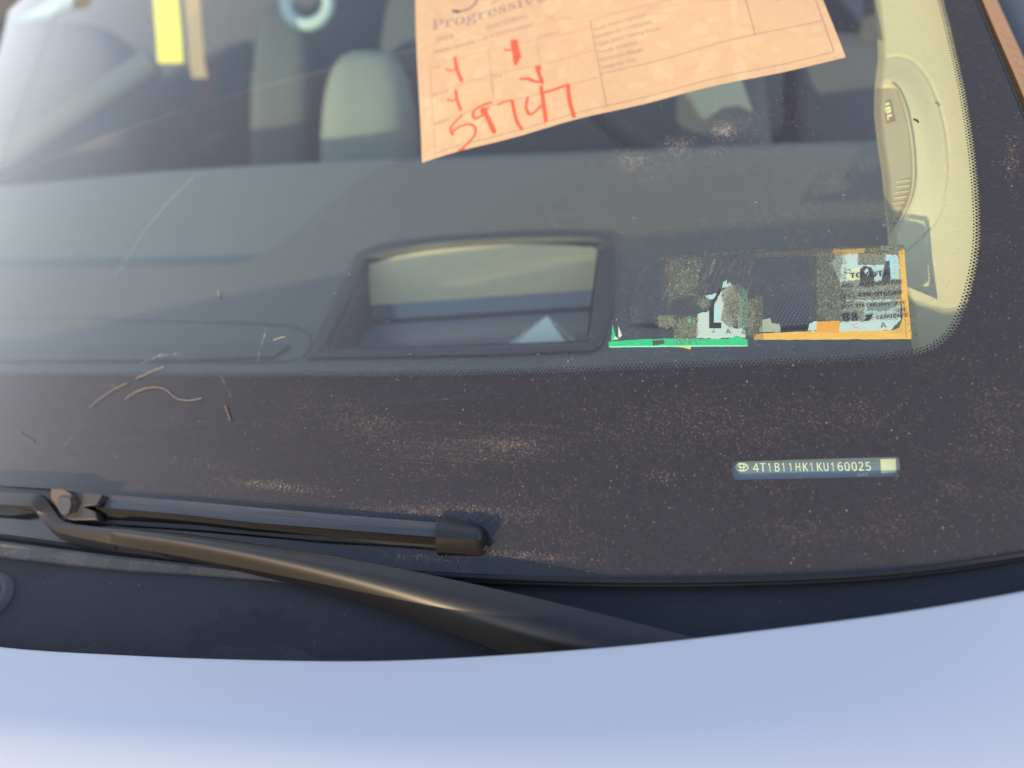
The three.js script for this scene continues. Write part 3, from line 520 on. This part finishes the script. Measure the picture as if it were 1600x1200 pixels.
// cabin: seats, belt, steering wheel, roof, floor
{
  const rbox = (px0, py0, px1, py1, depth, thick, round, m, name, parent) => {   // an upholstered block facing the windscreen
    const rows = [], c = at((px0 + px1) / 2, (py0 + py1) / 2, depth), hw = at(px1, py0, depth).distanceTo(at(px0, py0, depth)) / 2, hh = at(px0, py0, depth).distanceTo(at(px0, py1, depth)) / 2;
    for (let i = 0; i <= 16; i++) { const v = -Math.PI / 2 + Math.PI * i / 16, r = []; for (let j = 0; j < 32; j++) { const u = j / 32 * Math.PI * 2, pw = (t) => Math.sign(t) * Math.abs(t) ** round; r.push(c.clone().addScaledVector(camRight, hw * pw(Math.cos(v)) * pw(Math.cos(u))).addScaledVector(camUp, hh * pw(Math.cos(v)) * pw(Math.sin(u))).addScaledVector(camBack, -thick * pw(Math.sin(v)))); } rows.push(r); }
    return mesh(name, grid(rows, true), m, parent);
  };
  const dark = Std({ color: rgb(0.075, 0.08, 0.085), roughness: 0.9 }), mid = Std({ color: rgb(0.09, 0.10, 0.095), roughness: 0.9 }), pale = Std({ color: rgb(0.19, 0.215, 0.185), roughness: 0.85 });
  const seat = group('driver_seat', car);
  rbox(508, 88, 655, 520, 1.15, 0.08, 0.62, pale, 'side_bolster', seat); rbox(600, -60, 1250, 560, 1.3, 0.12, 0.4, dark, 'backrest', seat);
  const seat2 = group('passenger_seat', car);
  rbox(-120, 60, 260, 700, 1.5, 0.14, 0.4, dark, 'backrest', seat2); rbox(408, 20, 512, 640, 1.4, 0.1, 0.5, mid, 'side_bolster', seat2);
  const rear = group('rear_seat', car); rbox(-600, -200, 1500, 700, 2.3, 0.2, 0.25, dark, 'backrest', rear);
  const ring = new THREE.TorusGeometry(0.035, 0.010, 12, 40); const rg = mesh('headrest_ring', ring, Std({ color: rgb(0.40, 0.52, 0.52), roughness: 0.6 }), seat2); rg.position.copy(at(480, 5, 1.25)); rg.quaternion.copy(camera.quaternion);
  const belt = [[250, -90], [258, -10], [264, 60], [266, 98]].map(([x, y]) => [at(x - 20, y, 1.1), at(x + 20, y, 1.1)]);
  const strap = mesh('seat_belt', crease(grid(belt.map(([a, b]) => [a, b, b.clone().addScaledVector(camBack, -0.002), a.clone().addScaledVector(camBack, -0.002)]), true), 40), Std({ color: rgb(0.85, 0.72, 0.06), roughness: 0.8 }), car);
  strap.userData.label = 'bright yellow belt strap hanging in the cabin';
  const post = [[292, -90], [300, 0], [308, 100], [312, 122]].map(([x, y]) => [at(x - 12, y, 1.25), at(x + 12, y, 1.25), at(x + 12, y, 1.28), at(x - 12, y, 1.28)]);
  mesh('door_pillar', loft(post), Std({ color: rgb(0.40, 0.28, 0.14), roughness: 0.8 }), car);
  const bar = (p, q, depth, w, m, name) => mesh(name, tube([at(...p, depth), at((p[0] + q[0]) / 2, (p[1] + q[1]) / 2, depth), at(...q, depth)], w, 12, 8), m, car);
  bar([-60, 105], [145, -25], 1.5, 0.016, Std({ color: rgb(0.35, 0.5, 0.52), roughness: 0.5 }), 'light_streak_bar'); bar([-60, 290], [240, 95], 1.3, 0.022, mid, 'lower_light_streak_bar');  // bars added to stand for diagonal light streaks across the glass
  // steering wheel
  const sw = group('steering_wheel', car);
  const sp = [[1060, 120], [1150, 100], [1187, 205], [1150, 224], [1112, 202]].map(([x, y]) => at(x, y, 0.80));
  mesh('spoke', loft([sp.map((p) => p.clone().addScaledVector(camBack, -0.01)), sp], 30), Std({ color: rgb(0.16, 0.19, 0.18), roughness: 0.6 }), sw);
  const hub = at(1120, 60, 0.95), wheel = mesh('rim', new THREE.TorusGeometry(0.18, 0.014, 14, 80), dark, sw); wheel.position.copy(hub); wheel.lookAt(hub.clone().add(V(0, 0.35, -1)));
  mesh('column', tube([hub.clone(), hub.clone().add(V(0, -0.06, 0.16)), hub.clone().add(V(0, -0.10, 0.28))], 0.05, 8, 20), dark, sw);
  rbox(1230, 60, 1372, 260, 0.95, 0.03, 0.4, dark, 'door_panel', car);
  const body = group('body_shell', car);
  mesh('roof', new THREE.BoxGeometry(1.6, 0.04, 1.7).translate(-0.35, 0.50, -1.75), Std({ color: rgb(0.30, 0.28, 0.25), roughness: 0.9 }), body);
  mesh('floor', new THREE.BoxGeometry(1.5, 0.03, 2.6).translate(-0.35, -0.75, -1.1), dark, body);
  mesh('side_panel', new THREE.BoxGeometry(0.06, 0.70, 2.4).translate(-1.12, -0.40, -1.2), dark, body);
  mesh('side_panel', new THREE.BoxGeometry(0.06, 0.62, 2.2).translate(0.42, -0.44, -1.2), dark, body);
  mesh('bulkhead', new THREE.BoxGeometry(1.5, 0.62, 0.04).translate(-0.35, -0.42, -0.15), dark, body);
}

// ------------------------------------------------------------------ things on and behind the glass
// hung paper form
{
  const h = -0.004, K = { TL: [648, -40], BL: [658, 252], BR: [1322, 88], TR: [1268, -55] };
  const bl = new THREE.Vector2(...ab(...K.BL, h)), br = new THREE.Vector2(...ab(...K.BR, h)), U = br.clone().sub(bl).normalize(), Wm = bl.distanceTo(br), Vv = new THREE.Vector2(-U.y, U.x);
  const left = new THREE.Vector2(...ab(648, 0, h)).sub(bl), right = new THREE.Vector2(...ab(1288, 0, h)).sub(br);
  const Hm = Wm * 0.72;
  // edges follow the photograph: nearly square corners
  const lu = left.dot(U) / left.dot(Vv), ru = right.dot(U) / right.dot(Vv);
  const pt = (u, v) => { const t = u / Wm, sk = lu * (1 - t) + ru * t; return bl.clone().addScaledVector(U, u + sk * v).addScaledVector(Vv, v); };
  const rows = []; for (let i = 0; i <= 30; i++) { const r = []; for (let j = 0; j <= 40; j++) { const u = Wm * j / 40, v = Hm * i / 30, p = pt(u, v); const wave = 0.0012 * Math.sin(u * 31 + v * 17) * Math.min(1, v / 0.05) + 0.0007 * Math.sin(u * 74 - v * 40); r.push(G(p.x, p.y, h - 0.0015 + wave)); } rows.push(r); }
  const S0 = 2000, sc = S0 / Wm, HH = Math.round(Hm * sc);
  const toC = (px, py) => { const q = new THREE.Vector2(...ab(px, py, h - 0.0015)).sub(bl); const v = q.dot(Vv); let u = q.dot(U); for (let k = 0; k < 4; k++) { const t = u / Wm; u = q.dot(U) - (lu * (1 - t) + ru * t) * v; } return [u * sc, HH - v * sc]; };
  const tex = canvas(S0, HH, (x) => {
    x.fillStyle = '#ebb089'; x.fillRect(0, 0, S0, HH);
    for (let i = 0; i < 700; i++) { x.fillStyle = rnd() < 0.5 ? `rgba(205,140,112,${0.10 * rnd()})` : `rgba(255,232,190,${0.15 * rnd()})`; x.beginPath(); x.ellipse(rnd() * S0, rnd() * HH, 10 + 70 * rnd(), 8 + 40 * rnd(), rnd() * 3, 0, 7); x.fill(); }
    for (let i = 0; i < 5000; i++) { x.fillStyle = `rgba(205,140,110,${0.06 * rnd()})`; x.fillRect(rnd() * S0, rnd() * HH, 3 + 16 * rnd(), 2 + 3 * rnd()); }
    const ln = (pts, c = 'rgba(120,66,72,0.75)', w = 3) => { x.strokeStyle = c; x.lineWidth = w; x.lineCap = x.lineJoin = 'round'; x.beginPath(); pts.forEach((p, i) => { const q = toC(...p); i ? x.lineTo(...q) : x.moveTo(...q); }); x.stroke(); };
    const P = toC, ink = 'rgba(110,60,66,0.62)';
    ln([[672, 103], [680, 240]], 'rgba(120,66,72,0.5)'); ln([[680, 240], [1303, 82]]); ln([[1303, 82], [1275, 0], [1262, -40]]); ln([[922, 31], [948, 166]]); ln([[922, 31], [1060, -3], [1150, -26]], 'rgba(120,66,72,0.55)'); ln([[937, 116], [1286, 32]]); ln([[1180, 57], [1164, 0], [1155, -30]]);
    ln([[672, 103], [925, 40]], 'rgba(120,66,72,0.35)'); ln([[675, 147], [930, 76]], 'rgba(120,66,72,0.45)'); ln([[678, 193], [936, 120]], 'rgba(120,66,72,0.45)'); ln([[764, 80], [771, 150]], 'rgba(120,66,72,0.4)'); ln([[838, 58], [845, 110]], 'rgba(120,66,72,0.4)'); ln([[770, 118], [772, 165]], 'rgba(120,66,72,0.3)');
    // printed text
    put(x, P, 'Progressive Ca', [675, 50], [905, -14], 14, '$ serif', 'rgba(92,70,120,0.5)'); put(x, P, 'INDUSTRIAL', [758, 47], [826, 26], 6.5, '$ serif', 'rgba(110,70,100,0.6)'); put(x, P, '2019', [680, 68], [708, 60], 7, '$ serif', ink);
    put(x, P, 'Make Model Lot Information', [678, 86], [832, 40], 5, '$ sans-serif', ink); put(x, P, 'Year', [674, 110], [690, 106], 4, '$ sans-serif', ink); put(x, P, 'Colour', [840, 57], [875, 48], 4, '$ sans-serif', ink); put(x, P, 'Stock', [676, 152], [700, 145], 4, '$ sans-serif', ink); put(x, P, 'Miles', [679, 197], [703, 190], 4, '$ sans-serif', ink); put(x, P, 'Body', [772, 124], [785, 121], 4, '$ sans-serif', ink);
    const list = ['Auto Trans Options', 'Window Air Conditioned', 'Tape Deck Towing Extra', 'Power Antenna', 'Aluminium Wheels', 'Dangerous Tires'], wds = [82, 88, 98, 62, 68, 55];
    list.forEach((s, i) => { const x0 = 928 + i * 2.3, y0 = 47 + i * 12.2; put(x, P, s, [x0, y0], [x0 + wds[i], y0 - wds[i] * 0.262], 5.2, '$ sans-serif', ink); });
    // the big printed letter above
    ln([[708, 17], [714, 19], [722, 16], [733, 12], [742, 3], [746, -8], [747, -30]], 'rgba(40,34,58,0.85)', 9); ln([[708, 17], [716, 17]], 'rgba(40,34,58,0.9)', 16); ln([[766, 4], [778, -4], [790, -14]], 'rgba(60,50,80,0.5)', 6);
    // creases and a pencil loop
    ln([[855, 24], [868, 28], [884, 24], [892, 27]], 'rgba(150,90,70,0.3)', 5);
    // marker strokes
    const red = 'rgba(236,78,22,0.92)', mk = (pts, w = 12) => ln(spline2(pts, 16), red, w * 1.35);
    mk([[711, 90], [714, 108], [722, 128]], 14); mk([[698, 109], [706, 111], [713, 108]], 9); mk([[713, 143], [715, 158], [721, 174]], 12); mk([[700, 157], [708, 159], [716, 155]], 9);
    for (const o of [0, 3, 6]) mk([[800 + o, 64], [803 + o, 80], [806 + o * 0.9, 100 - o * 1.8]], 15); mk([[789, 78], [796, 79], [803, 75]], 10);
    mk([[838, 102], [842, 114], [847, 128]], 14); mk([[842, 103], [840, 106]], 18); mk([[814, 123], [825, 122], [836, 126], [846, 126]], 13);
    mk([[722, 183], [712, 192], [705, 203], [708, 212]], 11); mk([[706, 209], [720, 199], [735, 196], [744, 202], [741, 214], [730, 226], [721, 235]], 10); mk([[719, 236], [724, 235]], 14);
    mk([[768, 162], [752, 168], [740, 178], [742, 187], [754, 182], [763, 171]], 11); mk([[756, 172], [764, 188], [772, 206]], 18); mk([[754, 175], [760, 180]], 16);
    mk([[779, 165], [790, 159], [801, 157]], 9); mk([[800, 157], [803, 172], [808, 190], [815, 201]], 13); mk([[824, 152], [822, 168], [828, 178], [840, 170], [848, 162]], 11); mk([[845, 134], [849, 160], [853, 189]], 15); mk([[852, 143], [868, 138], [886, 132]], 13); mk([[887, 132], [890, 158], [897, 183]], 15);
  });
  const g = grid(rows, false, (p, i, j) => [j / 40, i / 30]);
  tag(mesh('paper_form', g, Std({ map: tex, roughness: 0.9 }), scene), 'salmon printed form with red handwriting hung inside the windscreen', 'paper');
}
// torn inspection labels
const R3 = 0.8;
function gumPatch(x, P, outline, n, tones) {                          // scraped glue and paper fibre inside a torn outline
  x.save(); x.beginPath(); ragged(outline, 3, 2.4).forEach((p, i) => { const q = P(...p); i ? x.lineTo(...q) : x.moveTo(...q); }); x.clip();
  const xs = outline.map((p) => p[0]), ys = outline.map((p) => p[1]), a = Math.min(...xs), b = Math.max(...xs), c = Math.min(...ys), e = Math.max(...ys);
  x.fillStyle = 'rgba(88,83,70,0.45)'; x.fillRect(0, 0, 4000, 4000);
  for (let i = 0; i < n; i++) { const q = P(a + (b - a) * rnd(), c + (e - c) * rnd()); x.fillStyle = tones[Math.floor(rnd() * tones.length)]; x.save(); x.translate(...q); x.rotate(1.2 + gauss()); x.fillRect(0, 0, 2 + 9 * rnd() * rnd(), 1 + 3 * rnd()); x.restore(); }
  for (let i = 0; i < n / 45; i++) { const cx = a + (b - a) * rnd(), cy = c + (e - c) * rnd(), t = rnd(); const col = t < 0.4 ? 'rgba(196,194,180,0.6)' : t < 0.75 ? 'rgba(40,38,36,0.55)' : 'rgba(150,168,160,0.5)'; const m = 4 + 10 * rnd(); for (let k = 0; k < m; k++) { const q = P(cx + gauss() * 1.6, cy + gauss() * 2.4); x.fillStyle = col; x.save(); x.translate(...q); x.rotate(rnd() * 3); x.fillRect(0, 0, 2 + 7 * rnd(), 1 + 4 * rnd()); x.restore(); } }
  x.restore();
}
function residue(x, P, n, fx, fy, tones, size = 3) { for (let i = 0; i < 3 * n; i++) { const [px, py] = [fx(), fy()], q = P(px, py); x.fillStyle = tones[Math.floor(rnd() * tones.length)]; x.beginPath(); x.ellipse(q[0], q[1], R3 * size * (0.3 + rnd()), R3 * size * (0.2 + 0.6 * rnd()), rnd() * 3, 0, 7); x.fill(); } }
const gum = ['rgba(74,71,62,0.7)', 'rgba(112,107,92,0.7)', 'rgba(50,48,45,0.7)', 'rgba(146,140,118,0.65)', 'rgba(92,87,75,0.7)', 'rgba(184,178,154,0.6)'];
const R2 = (a, b) => () => a + (b - a) * rnd();
tag(inkSheet('inspection_label', [942, 378, 1212, 552], -0.0016, scene, (x, P) => {
  // thin film of glue
  poly(x, P, ragged([[1030, 403], [1205, 389], [1207, 470], [1196, 528], [1030, 535], [1032, 470]], 6, 3), 'rgba(74,70,62,0.22)');
  for (const [x0, y0, x1, y1, w] of [[1050, 408, 1044, 480, 3], [1095, 406, 1088, 446, 5], [1088, 430, 1068, 456, 5], [1060, 455, 1090, 462, 6], [1118, 404, 1108, 432, 3], [1035, 470, 1048, 440, 3], [1030, 404, 1205, 390, 3]]) for (let i = 0; i < 90; i++) { const t = rnd(), q = P(x0 + (x1 - x0) * t + gauss() * w * 0.6, y0 + (y1 - y0) * t + gauss() * w * 0.6); x.fillStyle = ['rgba(150,146,112,0.4)', 'rgba(196,192,150,0.35)', 'rgba(90,84,66,0.4)'][i % 3]; x.beginPath(); x.ellipse(q[0], q[1], 2 + 6 * rnd(), 1 + 3 * rnd(), -1 + rnd(), 0, 7); x.fill(); }
  x.lineCap = 'round'; for (let i = 0; i < 260; i++) { const px = 1034 + 150 * rnd(), py = 404 + 80 * rnd() * rnd(), L = 4 + 18 * rnd(), a = P(px, py), b = P(px - 0.3 * L + gauss() * 2, py + L); x.strokeStyle = ['rgba(176,172,150,0.22)', 'rgba(206,202,180,0.16)', 'rgba(120,114,92,0.25)', 'rgba(50,48,44,0.3)'][i % 4]; x.lineWidth = 1.5 + 5 * rnd() * rnd(); x.beginPath(); x.moveTo(...a); x.lineTo(...b); x.stroke(); }
  // remaining white paper and figure
  poly(x, P, ragged([[1090, 490], [1110, 484], [1126, 455], [1140, 440], [1160, 470], [1165, 528], [1088, 530]], 4, 2), '#bdc4bf'); poly(x, P, ragged([[1102, 462], [1120, 458], [1118, 466], [1108, 468]], 2, 1), '#aecaca'); poly(x, P, ragged([[1130, 440], [1136, 438], [1135, 448], [1128, 450]], 2, 1), '#aecaca');
  poly(x, P, [[1108, 481], [1116, 480], [1116, 472], [1123, 462], [1128, 453], [1124, 450], [1115, 468], [1108, 484]], '#141518'); poly(x, P, [[1108, 480], [1115.5, 480], [1115.5, 504], [1127, 504], [1127, 513], [1108, 513]], '#141518'); poly(x, P, [[1116, 483], [1124, 478], [1124, 502], [1116, 502]], '#a8cdd4'); poly(x, P, [[1146, 500], [1153, 500], [1153, 513], [1146, 513]], '#1c1d20');
  // dirt over it
  for (const g of [[[1128, 452], [1158, 440], [1170, 470], [1164, 512], [1140, 512], [1126, 500], [1130, 480]], [[1052, 500], [1090, 494], [1088, 538], [1052, 536]], [[1028, 492], [1056, 492], [1054, 512], [1030, 512]], [[1160, 470], [1190, 462], [1194, 500], [1178, 530], [1158, 520]], [[1040, 404], [1096, 402], [1090, 450], [1046, 474]]]) gumPatch(x, P, g, 2600, gum);
  residue(x, P, 900, () => 1070 + gauss() * 24, () => 440 + gauss() * 20, ['rgba(120,114,88,0.28)', 'rgba(60,57,48,0.4)', 'rgba(176,170,132,0.25)'], 5);
  residue(x, P, 1500, () => 1146 + gauss() * 12, () => 478 + gauss() * 26, gum, 6); residue(x, P, 800, () => 1172 + gauss() * 7, () => 495 + gauss() * 18, gum, 6); residue(x, P, 260, R2(1156, 1168), R2(452, 512), ['rgba(120,180,150,0.6)', 'rgba(70,150,110,0.5)', 'rgba(60,60,52,0.6)'], 6);
  residue(x, P, 900, () => 1072 + gauss() * 14, () => 512 + gauss() * 14, gum, 6); residue(x, P, 400, () => 1040 + gauss() * 10, () => 502 + gauss() * 8, gum, 5); residue(x, P, 220, () => 1100 + gauss() * 10, () => 474 + gauss() * 9, ['rgba(170,165,130,0.5)', 'rgba(90,86,66,0.6)'], 5); residue(x, P, 300, () => 990 + gauss() * 16, R2(480, 528), ['rgba(180,180,170,0.25)', 'rgba(60,60,60,0.4)'], 4);
  put(x, P, 'A', [1134, 521], [1141.5, 521], 7, 'bold $ sans-serif', '#26282c'); put(x, P, '4', [1112, 521], [1117, 520], 6, 'italic $ sans-serif', '#4a4c48');
  // green border
  poly(x, P, ragged([[951, 534], [1000, 530], [1060, 529], [1092, 530], [1140, 529], [1152, 524], [1160, 528], [1168, 531], [1168, 541], [951, 543]], 8, 0.7), '#16b877'); poly(x, P, ragged([[957, 506], [960, 518], [963, 530], [955, 533]], 3, 0.6), '#16b877');
  for (let i = 0; i < 60; i++) { const t = rnd(), q = P(955 + 210 * t, 532 + 9 * rnd()); x.fillStyle = rnd() < 0.5 ? 'rgba(120,225,185,0.3)' : 'rgba(8,110,70,0.25)'; x.fillRect(q[0], q[1], 20 + 60 * rnd(), 3); }
  poly(x, P, [[953, 541], [1168, 539.5], [1168, 541.2], [953, 543]], 'rgba(190,235,215,0.8)'); poly(x, P, [[966, 509], [969, 516], [972, 524], [968, 528], [966, 526]], '#d6d2bc'); poly(x, P, [[961, 525], [967, 530], [958, 531]], '#cfdcca');
  poly(x, P, ragged([[1019, 532], [1037, 531], [1038, 537], [1020, 540]], 2, 0.8), '#4b463d'); residue(x, P, 120, R2(1052, 1090), R2(520, 538), gum, 6); poly(x, P, [[1058, 541], [1080, 541], [1079, 546]], '#e9c24a'); poly(x, P, ragged([[1074, 499], [1080, 496], [1079, 502], [1075, 503]], 2, 0.5), '#2fae74');
}, 1500), 'torn, scraped label with bright green lower border on the windscreen', 'label');
tag(inkSheet('inspection_label_001', [1164, 374, 1440, 540], -0.0016, scene, (x, P) => {
  poly(x, P, ragged([[1168, 396], [1300, 388], [1412, 382], [1414, 390], [1300, 400], [1168, 402]], 4, 1.5), 'rgba(92,84,68,0.55)'); poly(x, P, ragged([[1262, 396], [1312, 393], [1310, 505], [1266, 500]], 6, 2), 'rgba(80,74,64,0.3)');
  // orange frame
  const or = '#e6ab45';
  poly(x, P, ragged([[1178, 522], [1230, 519], [1246, 518], [1300, 517], [1424, 516], [1424, 530], [1178, 531]], 9, 0.5), or); poly(x, P, ragged([[1404, 392], [1413, 389], [1424, 530], [1412, 530]], 12, 0.4), or);
  poly(x, P, ragged([[1302, 391], [1352, 388], [1350, 396], [1304, 402]], 3, 1.2), '#c99a4e');
  // white face
  const wh = '#b9c6c8';
  poly(x, P, ragged([[1306, 402], [1330, 396], [1400, 398], [1405, 410], [1408, 500], [1392, 516], [1300, 518], [1262, 517], [1264, 505], [1276, 502], [1312, 506], [1322, 470], [1312, 440], [1298, 410]], 4, 1.6), wh); poly(x, P, ragged([[1318, 424], [1345, 418], [1350, 436], [1326, 438]], 3, 1), '#dcd9b4'); poly(x, P, [[1382, 400], [1398, 400], [1397, 436], [1388, 438]], '#a5c6d6');
  poly(x, P, ragged([[1190, 500], [1203, 497], [1206, 505], [1218, 506], [1220, 519], [1186, 519]], 3, 0.6), '#9da08c'); poly(x, P, ragged([[1400, 462], [1410, 458], [1406, 478], [1398, 470]], 2, 0.8), '#d9b18c');
  poly(x, P, ragged([[1276, 502], [1312, 501], [1311, 520], [1276, 520]], 5, 0.8), '#e0982c'); poly(x, P, [[1392, 517], [1405, 512], [1410, 498], [1416, 498], [1420, 522], [1392, 522]], '#dba64a');
  // black figures
  poly(x, P, ragged([[1344, 420], [1351, 415], [1361, 417], [1366, 428], [1366, 448], [1357, 450], [1344, 446]], 3, 0.8), '#414244'); poly(x, P, ragged([[1350, 424], [1355, 419], [1358, 426], [1354, 434]], 2, 0.4), '#d3d8c8'); poly(x, P, ragged([[1383, 408], [1390, 407], [1392, 434], [1382, 446], [1377, 440]], 3, 0.8), '#414244');
  put(x, P, '6', [1324, 430], [1331, 421], 8, '$ sans-serif', '#47463f');
  // dirt
  for (const g of [[[1276, 394], [1318, 392], [1312, 440], [1320, 470], [1312, 502], [1278, 500]], [[1314, 440], [1408, 436], [1408, 468], [1318, 470]], [[1312, 472], [1350, 470], [1352, 500], [1312, 504]], [[1340, 397], [1384, 397], [1380, 414], [1342, 414]], [[1168, 470], [1186, 468], [1188, 520], [1170, 520]]]) gumPatch(x, P, g, 2600, gum);
  residue(x, P, 900, R2(1276, 1322), R2(395, 500), gum, 6); residue(x, P, 900, R2(1312, 1408), R2(440, 468), gum, 6); residue(x, P, 700, R2(1310, 1404), R2(470, 500), gum, 5); residue(x, P, 500, R2(1340, 1384), R2(398, 414), gum, 5); residue(x, P, 500, R2(1300, 1412), R2(388, 398), ['rgba(150,120,60,0.6)', 'rgba(90,84,66,0.6)', 'rgba(190,160,90,0.5)'], 5); residue(x, P, 300, () => 1180 + gauss() * 8, () => 500 + gauss() * 14, gum, 5); residue(x, P, 320, R2(1396, 1410), R2(400, 520), ['rgba(190,150,80,0.4)', 'rgba(80,74,60,0.5)'], 4); residue(x, P, 260, R2(1376, 1408), R2(384, 392), gum, 6);
  poly(x, P, ragged([[1352, 474], [1378, 472], [1400, 470], [1402, 478], [1380, 486], [1356, 486]], 4, 1.5), 'rgba(40,40,42,0.4)');
  for (let i = 0; i < 70; i++) { const q = P(1180 + 240 * rnd(), 520 + 10 * rnd()); x.fillStyle = rnd() < 0.5 ? 'rgba(255,205,120,0.35)' : 'rgba(170,105,30,0.25)'; x.fillRect(q[0], q[1], 20 + 60 * rnd(), 3); }
  put(x, P, 'A', [1376, 512], [1385.5, 511.5], 8, 'bold $ sans-serif', '#4a5256');
  x.strokeStyle = 'rgba(226,72,92,0.85)'; x.lineWidth = 5; for (const [p, q] of [[[1329, 508], [1340, 506]], [[1332, 510], [1343, 513]], [[1412, 500], [1428, 500]], [[1416, 488], [1424, 487]], [[1318, 412], [1324, 410]]]) { x.beginPath(); x.moveTo(...P(...p)); x.lineTo(...P(...q)); x.stroke(); }
  x.strokeStyle = 'rgba(40,30,20,0.7)'; x.lineWidth = 2.5; x.beginPath(); x.moveTo(...P(1412, 470)); x.lineTo(...P(1416, 530)); x.stroke();
}, 1500), 'torn, scraped label with orange frame beside the beige pillar trim', 'label');
// folded paper in the display well
{
  const { farMid, drop } = well();
  const fy = farMid.y - drop + 0.0002, fl = V(0, fy, 0), up = V(0, 1, 0);
  const A = onPlane(782, 545, fl, up), B = onPlane(915, 545, fl, up), n = B.clone().sub(A).cross(up).normalize(), T = onPlane(855, 493, A, n);
  const b = (q) => q.clone().addScaledVector(n, 0.02).setY(fy), th = n.clone().multiplyScalar(0.0006);
  const tx = canvas(256, 256, (x) => { x.fillStyle = '#f2f6ee'; x.fillRect(0, 0, 256, 256); x.strokeStyle = 'rgba(90,140,190,0.8)'; x.lineWidth = 16; x.beginPath(); x.ellipse(140, 205, 34, 26, 0, 0, 7); x.stroke(); });
  const pos = [], uv = []; const tri = (p, q, r, a) => { for (const [v, t] of [[p, [0, 0]], [q, [1, 0]], [r, [0.55, 1]]]) { pos.push(v.x, v.y, v.z); uv.push(...t); } };
  tri(A, B, T); tri(b(A), b(B), T.clone().add(th));
  const g = new THREE.BufferGeometry(); g.setAttribute('position', new THREE.Float32BufferAttribute(pos, 3)); g.setAttribute('uv', new THREE.Float32BufferAttribute(uv, 2)); g.computeVertexNormals();
  tag(mesh('folded_paper', g, Std({ map: tx, roughness: 0.8 }), scene), 'small white folded paper with blue print in the dashboard well', 'paper');
}
// dry plant scraps lying on the glass
{
  const straw = Std({ color: rgb(0.24, 0.21, 0.17), roughness: 0.9 }), brown = Std({ color: rgb(0.17, 0.12, 0.09), roughness: 0.9 });
  const bit = (name, pts, r, m, label) => tag(mesh(name, tube(spline2(pts, 14).map(([x, y]) => onGlass(x + gauss() * 0.7, y + gauss() * 0.7, 0.001 + 0.0004 * rnd())), r, 40, 5), m, scene), label, 'plant scrap', 'dry plant scraps on the windscreen');
  bit('dry_twig', [[195, 624], [213, 612], [232, 606], [250, 605], [262, 611], [272, 620], [284, 625], [300, 625], [315, 622]], 0.00026, straw, 'thin wavy dry stem lying on the black glass border');
  bit('dry_grass_blade', [[212, 592], [232, 582], [256, 573]], 0.0003, straw, 'short pale straw lying across the border dots');
  bit('dry_grass_blade_001', [[140, 636], [168, 614], [198, 598]], 0.00022, straw, 'long faint straw slanting down onto the black border');
  bit('seed_husk', [[352, 634], [356, 645], [360, 657]], 0.00038, brown, 'small brown forked husk on the black border');
  bit('leaf_crumb', [[30, 675], [40, 683], [52, 690]], 0.00038, brown, 'broken reddish leaf crumb on the hazy glass edge');
  bit('dry_speck', [[340, 455], [343, 460], [342, 465]], 0.0005, straw, 'single pale speck above the defroster outlet');
  bit('dry_flake', [[428, 531], [437, 528], [446, 525]], 0.0004, straw, 'pale flake at the end of the defroster outlet');
  tag(bit('small_fly', [[1428, 186], [1432, 188], [1436, 191]], 0.0005, mat.black, ''), 'tiny dark insect over the beige speaker pod', 'insect');
}
renderer.render(scene, camera);
